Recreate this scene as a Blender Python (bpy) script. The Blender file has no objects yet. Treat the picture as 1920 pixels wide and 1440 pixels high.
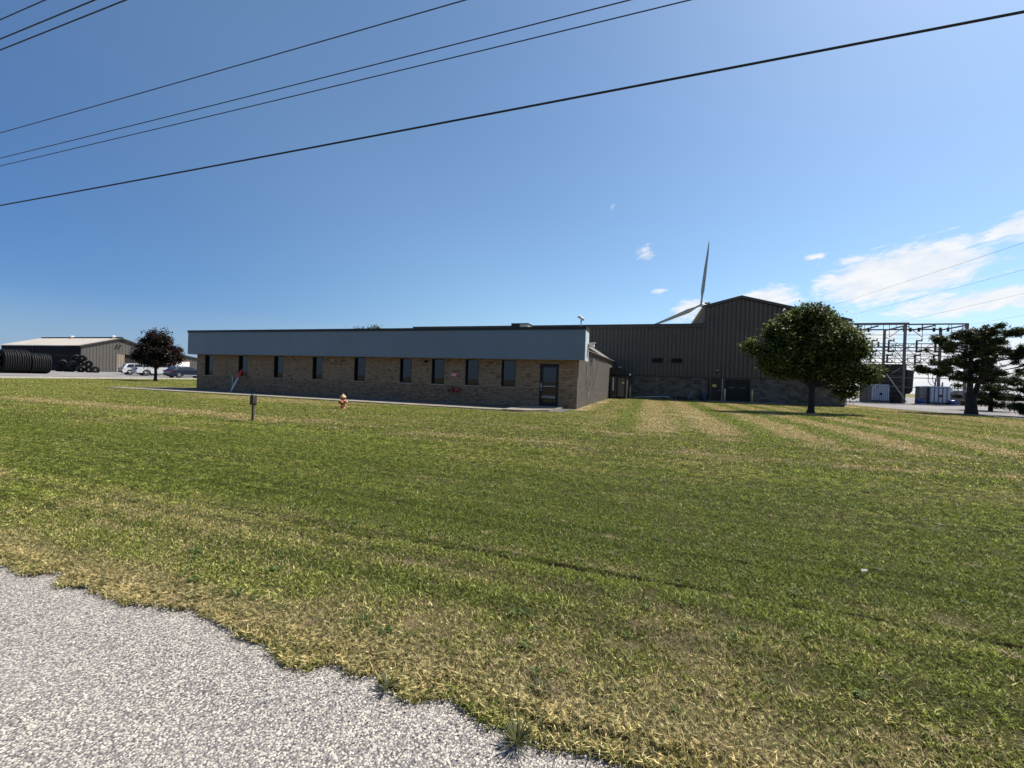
import bpy, math, random
import numpy as np
from mathutils import Vector, Matrix, noise as mnoise
R = math.radians
scene = bpy.context.scene
COL = scene.collection
rnd = random.Random(7)

# ------------------------------------------------------------------ camera
EYE = Vector((0, 0, 1.35))
FPX = 770.0
_a = R(18.44); _th = R(1.9); _p = math.atan(6.4 / FPX)
f0 = Vector((-math.sin(_a), math.cos(_a), 0)); r0 = Vector((math.cos(_a), math.sin(_a), 0)); zz = Vector((0, 0, 1))
fw = math.cos(_p) * f0 - math.sin(_p) * zz
u0 = math.cos(_p) * zz + math.sin(_p) * f0
rt = math.cos(_th) * r0 + math.sin(_th) * u0
up = math.cos(_th) * u0 - math.sin(_th) * r0
cam_d = bpy.data.cameras.new('camera'); cam = bpy.data.objects.new('camera', cam_d); COL.objects.link(cam)
cam_d.sensor_width = 36; cam_d.lens = 36 * FPX / 1920; cam_d.clip_start = 0.05; cam_d.clip_end = 9000
M4 = Matrix((rt, up, -fw)).transposed().to_4x4(); M4.translation = EYE
cam.matrix_world = M4
scene.camera = cam

# ------------------------------------------------------------------ light, sky, exposure
SUN_EL = R(55); SUN_DIR = Vector((0.72, 0.70, 0)).normalized()
SUN_STR = 5.0; SKY_STR = 0.080; EXPOSURE = 0.68
sun_rot = math.atan2(SUN_DIR.x, SUN_DIR.y)
sd = bpy.data.lights.new('sun', 'SUN'); so = bpy.data.objects.new('sun', sd); COL.objects.link(so)
sd.energy = SUN_STR; sd.angle = R(0.53); sd.color = (1.0, 0.94, 0.84)
tosun = Vector((SUN_DIR.x * math.cos(SUN_EL), SUN_DIR.y * math.cos(SUN_EL), math.sin(SUN_EL)))
so.rotation_euler = tosun.to_track_quat('Z', 'Y').to_euler()
so.location = (20, 12, 40)
vs = scene.view_settings
vs.view_transform = 'Standard'; vs.look = 'None'; vs.exposure = EXPOSURE; vs.gamma = 1; vs.use_curve_mapping = False

world = bpy.data.worlds.new('World'); scene.world = world; world.use_nodes = True


class NT:
    """small helper for writing node graphs"""
    def __init__(s, tree): s.t = tree
    def n(s, typ, ins=None, **kw):
        nd = s.t.nodes.new(typ)
        for k, v in kw.items(): setattr(nd, k, v)
        for k, v in (ins or {}).items(): s.set(nd, k, v)
        return nd
    def set(s, nd, k, v):
        sock = nd.inputs[k]
        if isinstance(v, bpy.types.NodeSocket): s.t.links.new(v, sock)
        else: sock.default_value = v
    def math(s, op, a, b=0.0, c=0.0, clamp=False):
        nd = s.n('ShaderNodeMath', operation=op, use_clamp=clamp)
        s.set(nd, 0, a); s.set(nd, 1, b); s.set(nd, 2, c)
        return nd.outputs[0]
    def mix(s, f, a, b, blend='MIX'):
        nd = s.n('ShaderNodeMix', data_type='RGBA', blend_type=blend)
        s.set(nd, 'Factor', f); s.set(nd, 6, c4(a)); s.set(nd, 7, c4(b))
        return nd.outputs[2]
    def ss(s, v, lo, hi, a=0.0, b=1.0):
        nd = s.n('ShaderNodeMapRange', interpolation_type='SMOOTHSTEP')
        s.set(nd, 'Value', v); s.set(nd, 'From Min', lo); s.set(nd, 'From Max', hi); s.set(nd, 'To Min', a); s.set(nd, 'To Max', b)
        return nd.outputs[0]
    def scale(s, v, sc):
        nd = s.n('ShaderNodeMapping'); s.set(nd, 'Vector', v); s.set(nd, 'Scale', sc); return nd.outputs[0]
    def noise(s, v, scale, detail=3, rough=0.55, dist=0.0):
        nd = s.n('ShaderNodeTexNoise'); s.set(nd, 'Vector', v); s.set(nd, 'Scale', scale); s.set(nd, 'Detail', detail)
        s.set(nd, 'Roughness', rough); s.set(nd, 'Distortion', dist); return nd.outputs[0]
    def link(s, a, b): s.t.links.new(a, b)


def c4(c):
    if isinstance(c, bpy.types.NodeSocket): return c
    return tuple(c) + (1.0,) if len(c) == 3 else c


def build_world():
    t = world.node_tree; t.nodes.clear(); N = NT(t)
    out = N.n('ShaderNodeOutputWorld'); bg = N.n('ShaderNodeBackground')
    sky = N.n('ShaderNodeTexSky', sky_type='NISHITA', sun_disc=False, sun_elevation=SUN_EL, sun_rotation=sun_rot,
              altitude=200, air_density=1.0, dust_density=1.0, ozone_density=6.0)
    tc = N.n('ShaderNodeTexCoord'); g = tc.outputs['Generated']
    sp = N.n('ShaderNodeSeparateXYZ', {0: g})
    x, y, z = sp.outputs
    az = N.math('ARCTAN2', x, y)              # 0 = +Y, positive towards +X
    hor = N.math('SQRT', N.math('ADD', N.math('MULTIPLY', x, x), N.math('MULTIPLY', y, y)))
    el = N.math('ARCTAN2', z, hor)
    # cloud pattern on a flat layer, perspective towards the horizon
    den = N.math('ADD', N.math('MAXIMUM', z, 0.0), 0.10)
    cx = N.math('DIVIDE', x, den); cy = N.math('DIVIDE', y, den)
    cv = N.n('ShaderNodeCombineXYZ', {0: cx, 1: cy, 2: 3.7}).outputs[0]
    big = N.noise(cv, 0.9, 3, 0.5, 0.3)
    fine = N.noise(N.scale(cv, (1.0, 2.0, 1.0)), 2.6, 9, 0.66, 0.6)
    streak = N.noise(N.scale(cv, (0.8, 2.6, 1.0)), 6.0, 6, 0.6, 0.8)

    def blob(a0, e0, sa, se, tilt=0.0):
        da = N.math('SUBTRACT', az, R(a0)); de = N.math('SUBTRACT', el, R(e0))
        de = N.math('SUBTRACT', de, N.math('MULTIPLY', da, tilt))
        q = N.math('ADD', N.math('POWER', N.math('ABSOLUTE', N.math('DIVIDE', da, R(sa))), 2.0),
                   N.math('POWER', N.math('ABSOLUTE', N.math('DIVIDE', de, R(se))), 2.0))
        return N.math('POWER', 2.718, N.math('MULTIPLY', q, -1.0))
    m = None
    for b, w in CLOUDS:
        v = N.math('MULTIPLY', blob(*b), w)
        m = v if m is None else N.math('MAXIMUM', m, v)
    # the low cloud bank goes on round the horizon to the right, outside the frame
    low = N.math('MULTIPLY', N.ss(az, R(6), R(24)), N.ss(el, R(2.0), R(10), 1.0, 0.0))
    low = N.math('MULTIPLY', low, N.ss(az, R(120), R(175), 1.0, 0.0))
    m = N.math('MAXIMUM', m, N.math('MULTIPLY', low, 1.06))
    av = N.n('ShaderNodeCombineXYZ', {0: az, 1: N.math('MULTIPLY', N.math('SUBTRACT', el, N.math('MULTIPLY', az, 0.16)), 2.6), 2: 1.3}).outputs[0]
    puff = N.noise(av, 19.0, 9, 0.70, 0.45)
    tex = N.math('ADD', N.math('MULTIPLY', fine, 0.35), N.math('MULTIPLY', big, 0.10))
    tex = N.math('ADD', tex, N.math('MULTIPLY', puff, 0.95))
    cov = N.ss(N.math('ADD', tex, N.math('MULTIPLY', N.math('SUBTRACT', m, 0.5), 0.80)), 0.765, 1.04)
    cov = N.math('MULTIPLY', cov, N.ss(el, R(-1), R(1)))
    cov = N.math('MULTIPLY', cov, 0.92, clamp=True)
    # whitish air towards the horizon on the sunny side
    cloudcol = N.mix(N.ss(puff, 0.35, 0.65), (6.5, 6.8, 7.3), (7.6, 7.6, 7.6))
    # clear air is brighter and paler on the sun's side, deeper blue on the far side
    dt = N.n('ShaderNodeVectorMath', {0: g, 1: tuple(tosun)}, operation='DOT_PRODUCT').outputs['Value']
    tint = N.mix(N.ss(dt, -0.2, 0.45), (0.47, 0.66, 0.87), (1.13, 1.21, 1.15))
    air = N.mix(1.0, sky.outputs[0], tint, 'MULTIPLY')
    air = N.mix(N.ss(el, R(0.0), R(11), 1.0, 0.0), air, N.mix(1.0, air, (1.12, 0.99, 1.04), 'MULTIPLY'))
    belt = N.mix(N.ss(dt, -0.2, 0.45), (2.5, 3.8, 5.3), (4.6, 5.9, 6.7))       # pale haze low over the horizon
    air = N.mix(N.ss(el, R(0.0), R(8), 0.75, 0.0), air, belt)
    col = N.mix(cov, air, cloudcol)
    N.set(bg, 'Color', col); N.set(bg, 'Strength', SKY_STR)
    N.link(bg.outputs[0], out.inputs[0])


# azimuth, elevation, spread az, spread el, tilt ; weight
CLOUDS = [((24.5, 12.0, 9.5, 3.9, 0.10), 1.16), ((35, 15.5, 9, 2.2, 0.28), 1.05), ((12.5, 10.3, 6.0, 2.3, 0.12), 1.05),
          ((4.2, 9.6, 3.6, 2.2, 0.3), 1.0), ((-1.0, 17.0, 3.0, 2.4, -0.2), 0.74), ((-5.5, 22.5, 1.4, 2.0, -0.5), 0.62),
          ((1.0, 12.3, 2.0, 1.2, 0.0), 0.75), ((17.5, 14.8, 1.8, 0.6, 0.0), 0.9), ((30, 8.7, 11, 1.9, 0.05), 1.0), ((20, 5.5, 12, 2.2, 0.02), 0.98), ((13.5, 6.8, 4, 1.5, 0.1), 0.85),
          ((48, 17, 12, 4.5, 0.2), 1.0), ((72, 14, 14, 5, 0.0), 0.95)]
build_world()

# ------------------------------------------------------------------ terrain
def T(x, y):
    d = math.hypot(x, y)
    s = min(max((y - 5) / 12, 0), 1); s = s * s * (3 - 2 * s)
    return -0.27 + 0.27 * s + min(max((d - 46) * 0.008, 0), .5)


def Tnp(x, y):
    d = np.hypot(x, y); s = np.clip((y - 5) / 12, 0, 1); s = s * s * (3 - 2 * s)
    return -0.27 + 0.27 * s + np.clip((d - 46) * 0.008, 0, .5)


def road_edge(x):
    """y of the ragged road edge at x"""
    return (1.875 - 0.075 / (1 + math.exp(max(-30, min(30, -(x + 0.9) * 3)))) + 0.03 * math.sin(x * 1.9 + 1.0) + 0.09 * mnoise.noise(Vector((x * 1.3, 3, 0)))
            + 0.10 * mnoise.noise(Vector((x * 4.1, 7, 0))) + 0.05 * mnoise.noise(Vector((x * 13.0, 1, 0))))


def crease_y(x):
    return 3.47 + 0.07 * math.sin(x * 0.7 + 1) + 0.05 * mnoise.noise(Vector((x * 1.7, 9, 0)))


def crease(x, y):
    """(depth, factor) of the narrow washed-out line along the verge"""
    d = y - crease_y(x)
    w = 0.6 + 0.6 * mnoise.noise(Vector((x * 2.3, 4, 2)))
    w = max(0.0, min(1.0, w + 0.15)) * (1.0 if x > -4.2 else max(0.25, 1 + (x + 4.2) * 0.35))
    return math.exp(-(d / 0.045) ** 2) * w, d


def ground_z(x, y):
    z = T(x, y)
    if 1.2 < y < 6 and abs(x) < 40:
        w, d = crease(x, y)
        verge = 0.045 if d < -0.02 else 0.045 * max(0.0, 1 - (d + 0.02) / 0.1)
        z += verge - 0.06 * w
        z += 0.02 * mnoise.noise(Vector((x * 0.9, y * 0.9, 0)))
        e = road_edge(x)
        if y < e + 0.10: z = min(z, -0.245 + 0.0 * y) if y > e else -0.30
    elif y <= 1.2: z = -0.31 if abs(y + 3) < 8 else T(x, y)
    return z


# ------------------------------------------------------------------ mesh builder
class MB:
    def __init__(s): s.v = []; s.f = []; s.tone = None
    def quad(s, a, b, c, d):
        i = len(s.v); s.v += [tuple(a), tuple(b), tuple(c), tuple(d)]; s.f.append((i, i + 1, i + 2, i + 3)); return s
    def poly(s, pts):
        i = len(s.v); s.v += [tuple(p) for p in pts]; s.f.append(tuple(range(i, i + len(pts)))); return s
    def box(s, x0, x1, y0, y1, z0, z1):
        if x0 > x1: x0, x1 = x1, x0
        if y0 > y1: y0, y1 = y1, y0
        if z0 > z1: z0, z1 = z1, z0
        i = len(s.v)
        s.v += [(x0, y0, z0), (x1, y0, z0), (x1, y1, z0), (x0, y1, z0), (x0, y0, z1), (x1, y0, z1), (x1, y1, z1), (x0, y1, z1)]
        s.f += [(i, i + 3, i + 2, i + 1), (i + 4, i + 5, i + 6, i + 7), (i, i + 1, i + 5, i + 4), (i + 1, i + 2, i + 6, i + 5),
                (i + 2, i + 3, i + 7, i + 6), (i + 3, i, i + 4, i + 7)]
        return s
    def prism(s, pts, off):
        """closed polygon pts swept by off"""
        off = Vector(off); n = len(pts); i = len(s.v)
        s.v += [tuple(p) for p in pts] + [tuple(Vector(p) + off) for p in pts]
        s.f.append(tuple(i + k for k in range(n))); s.f.append(tuple(i + n + k for k in reversed(range(n))))
        for k in range(n):
            k2 = (k + 1) % n
            s.f.append((i + k, i + n + k, i + n + k2, i + k2))
        return s
    def loft(s, A, B, caps=True):
        n = len(A); i = len(s.v); s.v += [tuple(p) for p in A] + [tuple(p) for p in B]
        if caps: s.f.append(tuple(i + k for k in range(n))); s.f.append(tuple(i + n + k for k in reversed(range(n))))
        for k in range(n):
            k2 = (k + 1) % n; s.f.append((i + k, i + n + k, i + n + k2, i + k2))
        return s
    def path(s, pts, rad, n=8, caps=True, closed=False, sq=1.0):
        pts = [Vector(p) for p in pts]; m = len(pts)
        if not hasattr(rad, '__len__'): rad = [rad] * m
        base = len(s.v); prev = None
        for k in range(m):
            if closed: t = pts[(k + 1) % m] - pts[(k - 1) % m]
            else: t = pts[min(k + 1, m - 1)] - pts[max(k - 1, 0)]
            t.normalize()
            if prev is None:
                ref = Vector((0, 0, 1)) if abs(t.z) < 0.9 else Vector((1, 0, 0))
                a = t.cross(ref).normalized()
            else:
                a = (prev - t * prev.dot(t)).normalized()
            prev = a; b = t.cross(a)
            for j in range(n):
                an = 2 * math.pi * (j + 0.5) / n
                s.v.append(tuple(pts[k] + (a * math.cos(an) + b * math.sin(an) * sq) * rad[k]))
        for k in range(m if closed else m - 1):
            k2 = (k + 1) % m
            for j in range(n):
                j2 = (j + 1) % n
                s.f.append((base + k * n + j, base + k * n + j2, base + k2 * n + j2, base + k2 * n + j))
        if caps and not closed:
            s.f.append(tuple(base + j for j in reversed(range(n)))); s.f.append(tuple(base + (m - 1) * n + j for j in range(n)))
        return s
    def tube(s, a, b, r, r2=None, n=8): return s.path([a, b], [r, r if r2 is None else r2], n)
    def bar(s, a, b, w, h=None):
        return s.path([a, b], [w * 0.7071] * 2, 4)
    def lathe(s, prof, c, n=16, axis='z'):
        base = len(s.v); c = Vector(c)
        for (r, h) in prof:
            for j in range(n):
                an = 2 * math.pi * j / n; p, q = r * math.cos(an), r * math.sin(an)
                if axis == 'z': v = Vector((p, q, h))
                elif axis == 'x': v = Vector((h, p, q))
                else: v = Vector((q, h, p))
                s.v.append(tuple(c + v))
        for k in range(len(prof) - 1):
            for j in range(n):
                j2 = (j + 1) % n
                s.f.append((base + k * n + j, base + k * n + j2, base + (k + 1) * n + j2, base + (k + 1) * n + j))
        s.f.append(tuple(base + j for j in reversed(range(n)))); s.f.append(tuple(base + (len(prof) - 1) * n + j for j in range(n)))
        return s
    def build(s, name, mat, parent=None, smooth=False, local=False):
        """vertices are world coordinates unless local; the mesh is shifted under its parent"""
        o = (0, 0, 0)
        if parent is not None and not local:
            r = parent
            while r.parent is not None: r = r.parent
            o = r.location
        me = bpy.data.meshes.new(name)
        me.from_pydata([(v[0] - o[0], v[1] - o[1], v[2] - o[2]) for v in s.v], [], s.f)
        if mat is not None: me.materials.append(mat)
        if s.tone is not None:
            at = me.attributes.new('tone', 'FLOAT', 'POINT'); at.data.foreach_set('value', s.tone)
        if smooth: me.polygons.foreach_set('use_smooth', [True] * len(me.polygons))
        ob = bpy.data.objects.new(name, me); COL.objects.link(ob)
        if parent is not None: ob.parent = parent
        return ob


def np_mesh(name, V, F4, mat, parent=None, tone=None):
    """V (n,3) numpy world coords, F4 (m,k) faces"""
    if parent is not None:
        r = parent
        while r.parent is not None: r = r.parent
        V = V - np.array(r.location)
    me = bpy.data.meshes.new(name); k = F4.shape[1]; m = len(F4)
    me.vertices.add(len(V)); me.vertices.foreach_set('co', V.astype(np.float32).ravel())
    me.loops.add(m * k); me.loops.foreach_set('vertex_index', F4.astype(np.int32).ravel())
    me.polygons.add(m); me.polygons.foreach_set('loop_start', np.arange(0, m * k, k, dtype=np.int32))
    me.update(calc_edges=True)
    me.materials.append(mat)
    if tone is not None:
        at = me.attributes.new('tone', 'FLOAT', 'POINT'); at.data.foreach_set('value', tone.astype(np.float32))
    ob = bpy.data.objects.new(name, me); COL.objects.link(ob)
    if parent is not None: ob.parent = parent
    return ob


def thing(name, label, cat, loc, group=None, rz=0.0):
    o = bpy.data.objects.new(name, None); COL.objects.link(o); o.location = loc; o.rotation_euler = (0, 0, rz)
    o.empty_display_size = 0.2
    return tag(o, label, cat, group)


def tag(o, label, cat, group=None):
    o['label'] = label; o['category'] = cat
    if group: o['group'] = group
    return o


def kind(o, k): o['kind'] = k; return o


def copy_tree(o, parent=None):
    c = o.copy(); COL.objects.link(c); c.parent = parent
    for ch in list(o.children): copy_tree(ch, c)
    return c


# ------------------------------------------------------------------ materials
def newmat(name):
    m = bpy.data.materials.new(name); m.use_nodes = True; t = m.node_tree; t.nodes.clear(); N = NT(t)
    out = N.n('ShaderNodeOutputMaterial'); b = N.n('ShaderNodeBsdfPrincipled'); N.link(b.outputs[0], out.inputs[0])
    return m, N, b, out


def mat(name, col, rough=0.6, metal=0.0, var=0.25, vscale=3.0, bump=0.0, bscale=40.0, spec=0.5, streak=0.0, tone=None, coat=0.0):
    """paint / metal / stone with wear: colour varies by object-space noise; streak adds vertical run-down stains"""
    m, N, b, out = newmat(name)
    tc = N.n('ShaderNodeTexCoord').outputs['Object']
    n1 = N.noise(tc, vscale, 5, 0.6)
    dark = tuple(c * (1 - var) for c in col); light = tuple(min(1, c * (1 + var)) for c in col)
    c = N.mix(N.ss(n1, 0.3, 0.7), dark, light)
    if streak:
        n2 = N.noise(N.scale(tc, (3.0, 3.0, 0.25)), 2.0, 5, 0.65)
        c = N.mix(N.math('MULTIPLY', N.ss(n2, 0.45, 0.75), streak), c, tuple(k * 0.55 for k in col))
    if tone:
        at = N.n('ShaderNodeAttribute', attribute_name='tone').outputs['Fac']
        ramp = N.n('ShaderNodeValToRGB', {0: at}); cr = ramp.color_ramp
        while len(cr.elements) > 1: cr.elements.remove(cr.elements[-1])
        for i, tcx in enumerate(tone):
            e = cr.elements[0] if i == 0 else cr.elements.new(i / (len(tone) - 1))
            e.position = i / (len(tone) - 1); e.color = c4(tcx)
        c = N.mix(N.ss(n1, 0.2, 0.8, 0.0, 0.3), ramp.outputs[0], c)
    N.set(b, 'Base Color', c); N.set(b, 'Roughness', rough); N.set(b, 'Metallic', metal); N.set(b, 'Specular IOR Level', spec)
    if coat: N.set(b, 'Coat Weight', coat); N.set(b, 'Coat Roughness', 0.05)
    if bump:
        bn = N.n('ShaderNodeBump', {'Strength': bump, 'Distance': 0.01, 'Height': N.noise(tc, bscale, 4, 0.6)})
        N.set(b, 'Normal', bn.outputs[0])
    return m


def glassmat(name, col=(0.012, 0.014, 0.018), rough=0.03):
    m, N, b, out = newmat(name)
    tc = N.n('ShaderNodeTexCoord').outputs['Object']
    N.set(b, 'Base Color', col + (1,)); N.set(b, 'Roughness', rough); N.set(b, 'IOR', 1.5); N.set(b, 'Specular IOR Level', 0.6)
    bn = N.n('ShaderNodeBump', {'Strength': 0.04, 'Distance': 0.02, 'Height': N.noise(tc, 1.5, 2)})
    N.set(b, 'Normal', bn.outputs[0])
    return m


def grass_fields(N):
    """straw-vs-green and lightness fields from the world position (mown passes, dry patches, lush swale)"""
    pos = N.n('ShaderNodeNewGeometry').outputs['Position']
    sp = N.n('ShaderNodeSeparateXYZ', {0: pos}); x, y, _ = sp.outputs
    wob = N.math('MULTIPLY', N.math('SUBTRACT', N.noise(pos, 0.35, 3), 0.5), 1.6)
    wy = N.math('ADD', y, wob)
    # passes that run along the road
    nx = N.noise(N.scale(pos, (0.05, 1.0, 0.0)), 1.25, 3, 0.6, 0.4)
    patch = N.noise(pos, 0.55, 4, 0.62)
    fine = N.noise(pos, 3.2, 4, 0.7)
    dry = N.math('ADD', N.math('MULTIPLY', N.math('SUBTRACT', nx, 0.5), 1.9), N.math('MULTIPLY', N.math('SUBTRACT', patch, 0.5), 1.5))
    dry = N.math('ADD', dry, N.math('MULTIPLY', N.math('SUBTRACT', fine, 0.5), 0.95))
    strk = N.noise(N.scale(pos, (0.28, 1.0, 0.0)), 1.7, 4, 0.65, 0.6)
    dry = N.math('ADD', dry, N.math('MULTIPLY', N.math('SUBTRACT', strk, 0.5), 1.3))
    # lawn passes that run away from the road on the right of the offices
    right = N.math('MULTIPLY', N.ss(x, -3.0, 0.5), N.ss(wy, 11.5, 15.0))
    wx = N.math('ADD', x, N.math('MULTIPLY', wob, 0.35))
    wav = N.n('ShaderNodeMath', operation='SINE'); N.set(wav, 0, N.math('MULTIPLY', N.math('ADD', wx, 0.35), 2 * math.pi / 2.1))
    st = N.math('MULTIPLY', wav.outputs[0], N.ss(x, 7.0, 13.0, 0.85, 0.2))
    dry = N.math('ADD', dry, N.math('MULTIPLY', right, N.math('ADD', st, N.ss(x, 7.0, 13.0, 0.42, 0.12))))
    # scorched bands
    def band(c, w, axis, amt):
        q = N.math('DIVIDE', N.math('SUBTRACT', axis, c), w)
        return N.math('MULTIPLY', N.math('POWER', 2.718, N.math('MULTIPLY', N.math('MULTIPLY', q, q), -1)), amt)
    b1 = N.math('MULTIPLY', band(10.2, 0.45, wy, 0.9), N.ss(x, -12.0, -9.0, 1.0, 0.25))
    b2 = N.math('MULTIPLY', band(15.6, 0.8, wy, 0.8), N.math('MULTIPLY', N.ss(x, -13.5, -11.0, 1.0, 0.0), N.ss(x, -24, -20)))
    b3 = N.math('MULTIPLY', band(1.2, 0.75, wx, 0.8), N.math('MULTIPLY', N.ss(wy, 12.5, 16), N.ss(y, 36, 41, 1.0, 0.2)))
    b4 = band(1.95, 0.25, y, 0.72)
    b5 = N.math('MULTIPLY', band(-3.1, 0.45, x, 0.9), N.ss(y, 19.0, 21.0))
    gx = N.math('SUBTRACT', x, N.math('MULTIPLY', N.math('SUBTRACT', y, 28.0), 0.045))
    b6 = N.math('MULTIPLY', band(17.6, 1.6, gx, 0.9), N.ss(y, 20.0, 26.0))
    for b in (b1, b2, b3, b4, b5, b6): dry = N.math('ADD', dry, b)
    # lush swale beyond the verge, verge paler
    lush = N.math('MULTIPLY', N.ss(wy, 3.3, 4.0), N.ss(wy, 6.0, 9.5, 1.0, 0.0))
    dry = N.math('SUBTRACT', dry, N.math('MULTIPLY', lush, 0.33))
    verge = N.ss(y, 3.3, 3.6, 1.0, 0.0)
    dry = N.math('ADD', dry, N.math('MULTIPLY', verge, 0.13))
    dry = N.math('ADD', dry, 0.07)
    dark = N.math('MULTIPLY', lush, 0.38)
    return pos, dry, dark, verge


GREENS = dict(dark=(0.060, 0.092, 0.014), mid=(0.160, 0.188, 0.029), straw=(0.46, 0.385, 0.205), pale=(0.35, 0.395, 0.095))


def mow_lines(N, pos):
    """thin tracks left by mowing along the road: a colour of the turf itself"""
    l = N.noise(N.scale(pos, (0.035, 1.0, 0.0)), 4.2, 3, 0.65, 0.3)
    sp = N.n('ShaderNodeSeparateXYZ', {0: pos})
    a = N.math('MULTIPLY', N.ss(sp.outputs[1], 3.6, 5.5), N.math('SUBTRACT', 1.0, N.math('MULTIPLY', N.ss(sp.outputs[0], -4, 0), N.ss(sp.outputs[1], 11, 15))))
    f = N.mix(N.ss(l, 0.36, 0.62), (0.80, 0.84, 0.80), (1.10, 1.07, 1.08))
    return N.mix(a, (1.0, 1.0, 1.0), f)


def grass_mat():
    m, N, b, out = newmat('grass_blades')
    pos, dry, dark, verge = grass_fields(N)
    mow = mow_lines(N, pos)
    tone = N.n('ShaderNodeAttribute', attribute_name='tone').outputs['Fac']
    inst = N.n('ShaderNodeObjectInfo').outputs['Random']
    tuft = N.noise(pos, 14.0, 3, 0.7)
    k = N.math('ADD', dry, N.math('MULTIPLY', N.math('SUBTRACT', tone, 0.5), 1.3))
    k = N.math('ADD', k, N.math('MULTIPLY', N.math('SUBTRACT', tuft, 0.5), 1.5))
    k = N.math('ADD', k, N.math('MULTIPLY', N.math('SUBTRACT', inst, 0.5), 0.18))
    g = N.mix(N.ss(tone, 0.0, 1.0), GREENS['mid'], GREENS['pale'])
    g = N.mix(dark, g, GREENS['dark'])
    c = N.mix(N.ss(k, 0.02, 0.80), g, GREENS['straw'])
    tuft2 = N.noise(pos, 42.0, 2, 0.6)
    c = N.mix(1.0, c, N.mix(N.ss(tuft2, 0.36, 0.66), (0.36, 0.38, 0.30), (1.8, 1.78, 1.7)), 'MULTIPLY')
    far_ = N.n('ShaderNodeVectorMath', {0: pos}, operation='LENGTH').outputs['Value']
    tuft3 = N.noise(N.scale(pos, (0.7, 1.0, 1.0)), 13.0, 3, 0.65)
    c = N.mix(N.ss(far_, 4.0, 8.0), c, N.mix(1.0, c, N.mix(N.ss(tuft3, 0.38, 0.64), (0.50, 0.53, 0.45), (1.55, 1.5, 1.45)), 'MULTIPLY'))
    c = N.mix(1.0, c, N.mix(N.ss(tone, 0.1, 0.9), (0.55, 0.58, 0.5), (1.45, 1.4, 1.4)), 'MULTIPLY')
    c = N.mix(1.0, c, mow, 'MULTIPLY')
    N.set(b, 'Base Color', c); N.set(b, 'Roughness', 0.55); N.set(b, 'Specular IOR Level', 0.25)
    tr = N.n('ShaderNodeBsdfTranslucent', {'Color': c}); ms = N.n('ShaderNodeMixShader', {0: 0.34})
    N.link(b.outputs[0], ms.inputs[1]); N.link(tr.outputs[0], ms.inputs[2]); N.link(ms.outputs[0], out.inputs[0])
    return m


def lawn_mat():
    m, N, b, out = newmat('lawn_turf')
    pos, dry, dark, verge = grass_fields(N)
    f = N.noise(pos, 30, 5, 0.75)
    f2 = N.noise(pos, 9, 4, 0.7)
    k = N.math('ADD', dry, N.math('MULTIPLY', N.math('SUBTRACT', f2, 0.5), 1.4))
    g = N.mix(N.ss(f, 0.3, 0.7), (0.035, 0.040, 0.010), (0.20, 0.20, 0.065))
    g = N.mix(dark, g, GREENS['dark'])
    c = N.mix(N.ss(k, 0.05, 0.75), g, (0.28, 0.22, 0.12))
    # near the camera the turf sheet is the soil and thatch under the blades
    sp = N.n('ShaderNodeSeparateXYZ', {0: pos})
    near = N.ss(sp.outputs[1], 8.0, 20.0, 1.0, 0.0)
    soil = N.mix(f, (0.022, 0.020, 0.008), (0.10, 0.088, 0.038))
    soil = N.mix(N.ss(k, 0.1, 0.7), soil, N.mix(f, (0.10, 0.075, 0.042), (0.30, 0.23, 0.14)))
    c = N.mix(N.math('MULTIPLY', near, 0.75), c, soil)
    c = N.mix(1.0, c, mow_lines(N, pos), 'MULTIPLY')
    N.set(b, 'Base Color', c); N.set(b, 'Roughness', 0.95); N.set(b, 'Specular IOR Level', 0.1)
    bn = N.n('ShaderNodeBump', {'Strength': 1.0, 'Distance': 0.05, 'Height': f})
    N.set(b, 'Normal', bn.outputs[0])
    return m


def road_mat():
    m, N, b, out = newmat('chip_seal')
    pos = N.n('ShaderNodeNewGeometry').outputs['Position']
    p2 = N.scale(pos, (1, 1, 0.3))
    v = N.n('ShaderNodeTexVoronoi', {'Vector': p2, 'Scale': 105.0}, feature='F1')
    v2 = N.n('ShaderNodeTexVoronoi', {'Vector': p2, 'Scale': 80.0}, feature='F1')
    rr = N.n('ShaderNodeSeparateColor', {0: v.outputs['Color']}); r1, r2, r3 = rr.outputs
    rq = N.n('ShaderNodeSeparateColor', {0: v2.outputs['Color']}).outputs[0]
    stone = N.mix(N.ss(r1, 0.0, 1.0), (0.20, 0.180, 0.168), (0.49, 0.448, 0.38))
    stone = N.mix(N.ss(r2, 0.70, 0.78), stone, (0.20, 0.182, 0.178))
    stone = N.mix(N.ss(rq, 0.80, 0.86), stone, (0.52, 0.48, 0.41))
    gap = N.ss(v.outputs['Distance'], 0.42, 0.75)
    c = N.mix(gap, stone, (0.085, 0.077, 0.078))
    big = N.noise(pos, 1.6, 4, 0.6)
    tr = N.noise(N.scale(pos, (0.15, 1.4, 1)), 1.5, 3, 0.5)
    c = N.mix(N.ss(big, 0.35, 0.7, 0.0, 0.14), c, (0.22, 0.205, 0.205))
    c = N.mix(N.ss(tr, 0.48, 0.66, 0.0, 0.07), c, (0.22, 0.205, 0.205))
    N.set(b, 'Base Color', c); N.set(b, 'Roughness', 0.85); N.set(b, 'Specular IOR Level', 0.3)
    h = N.math('SUBTRACT', N.math('MULTIPLY', r3, 0.35), N.math('MULTIPLY', v.outputs['Distance'], 1.0))
    bn = N.n('ShaderNodeBump', {'Strength': 0.6, 'Distance': 0.007, 'Height': h}); N.set(b, 'Normal', bn.outputs[0])
    return m


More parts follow.
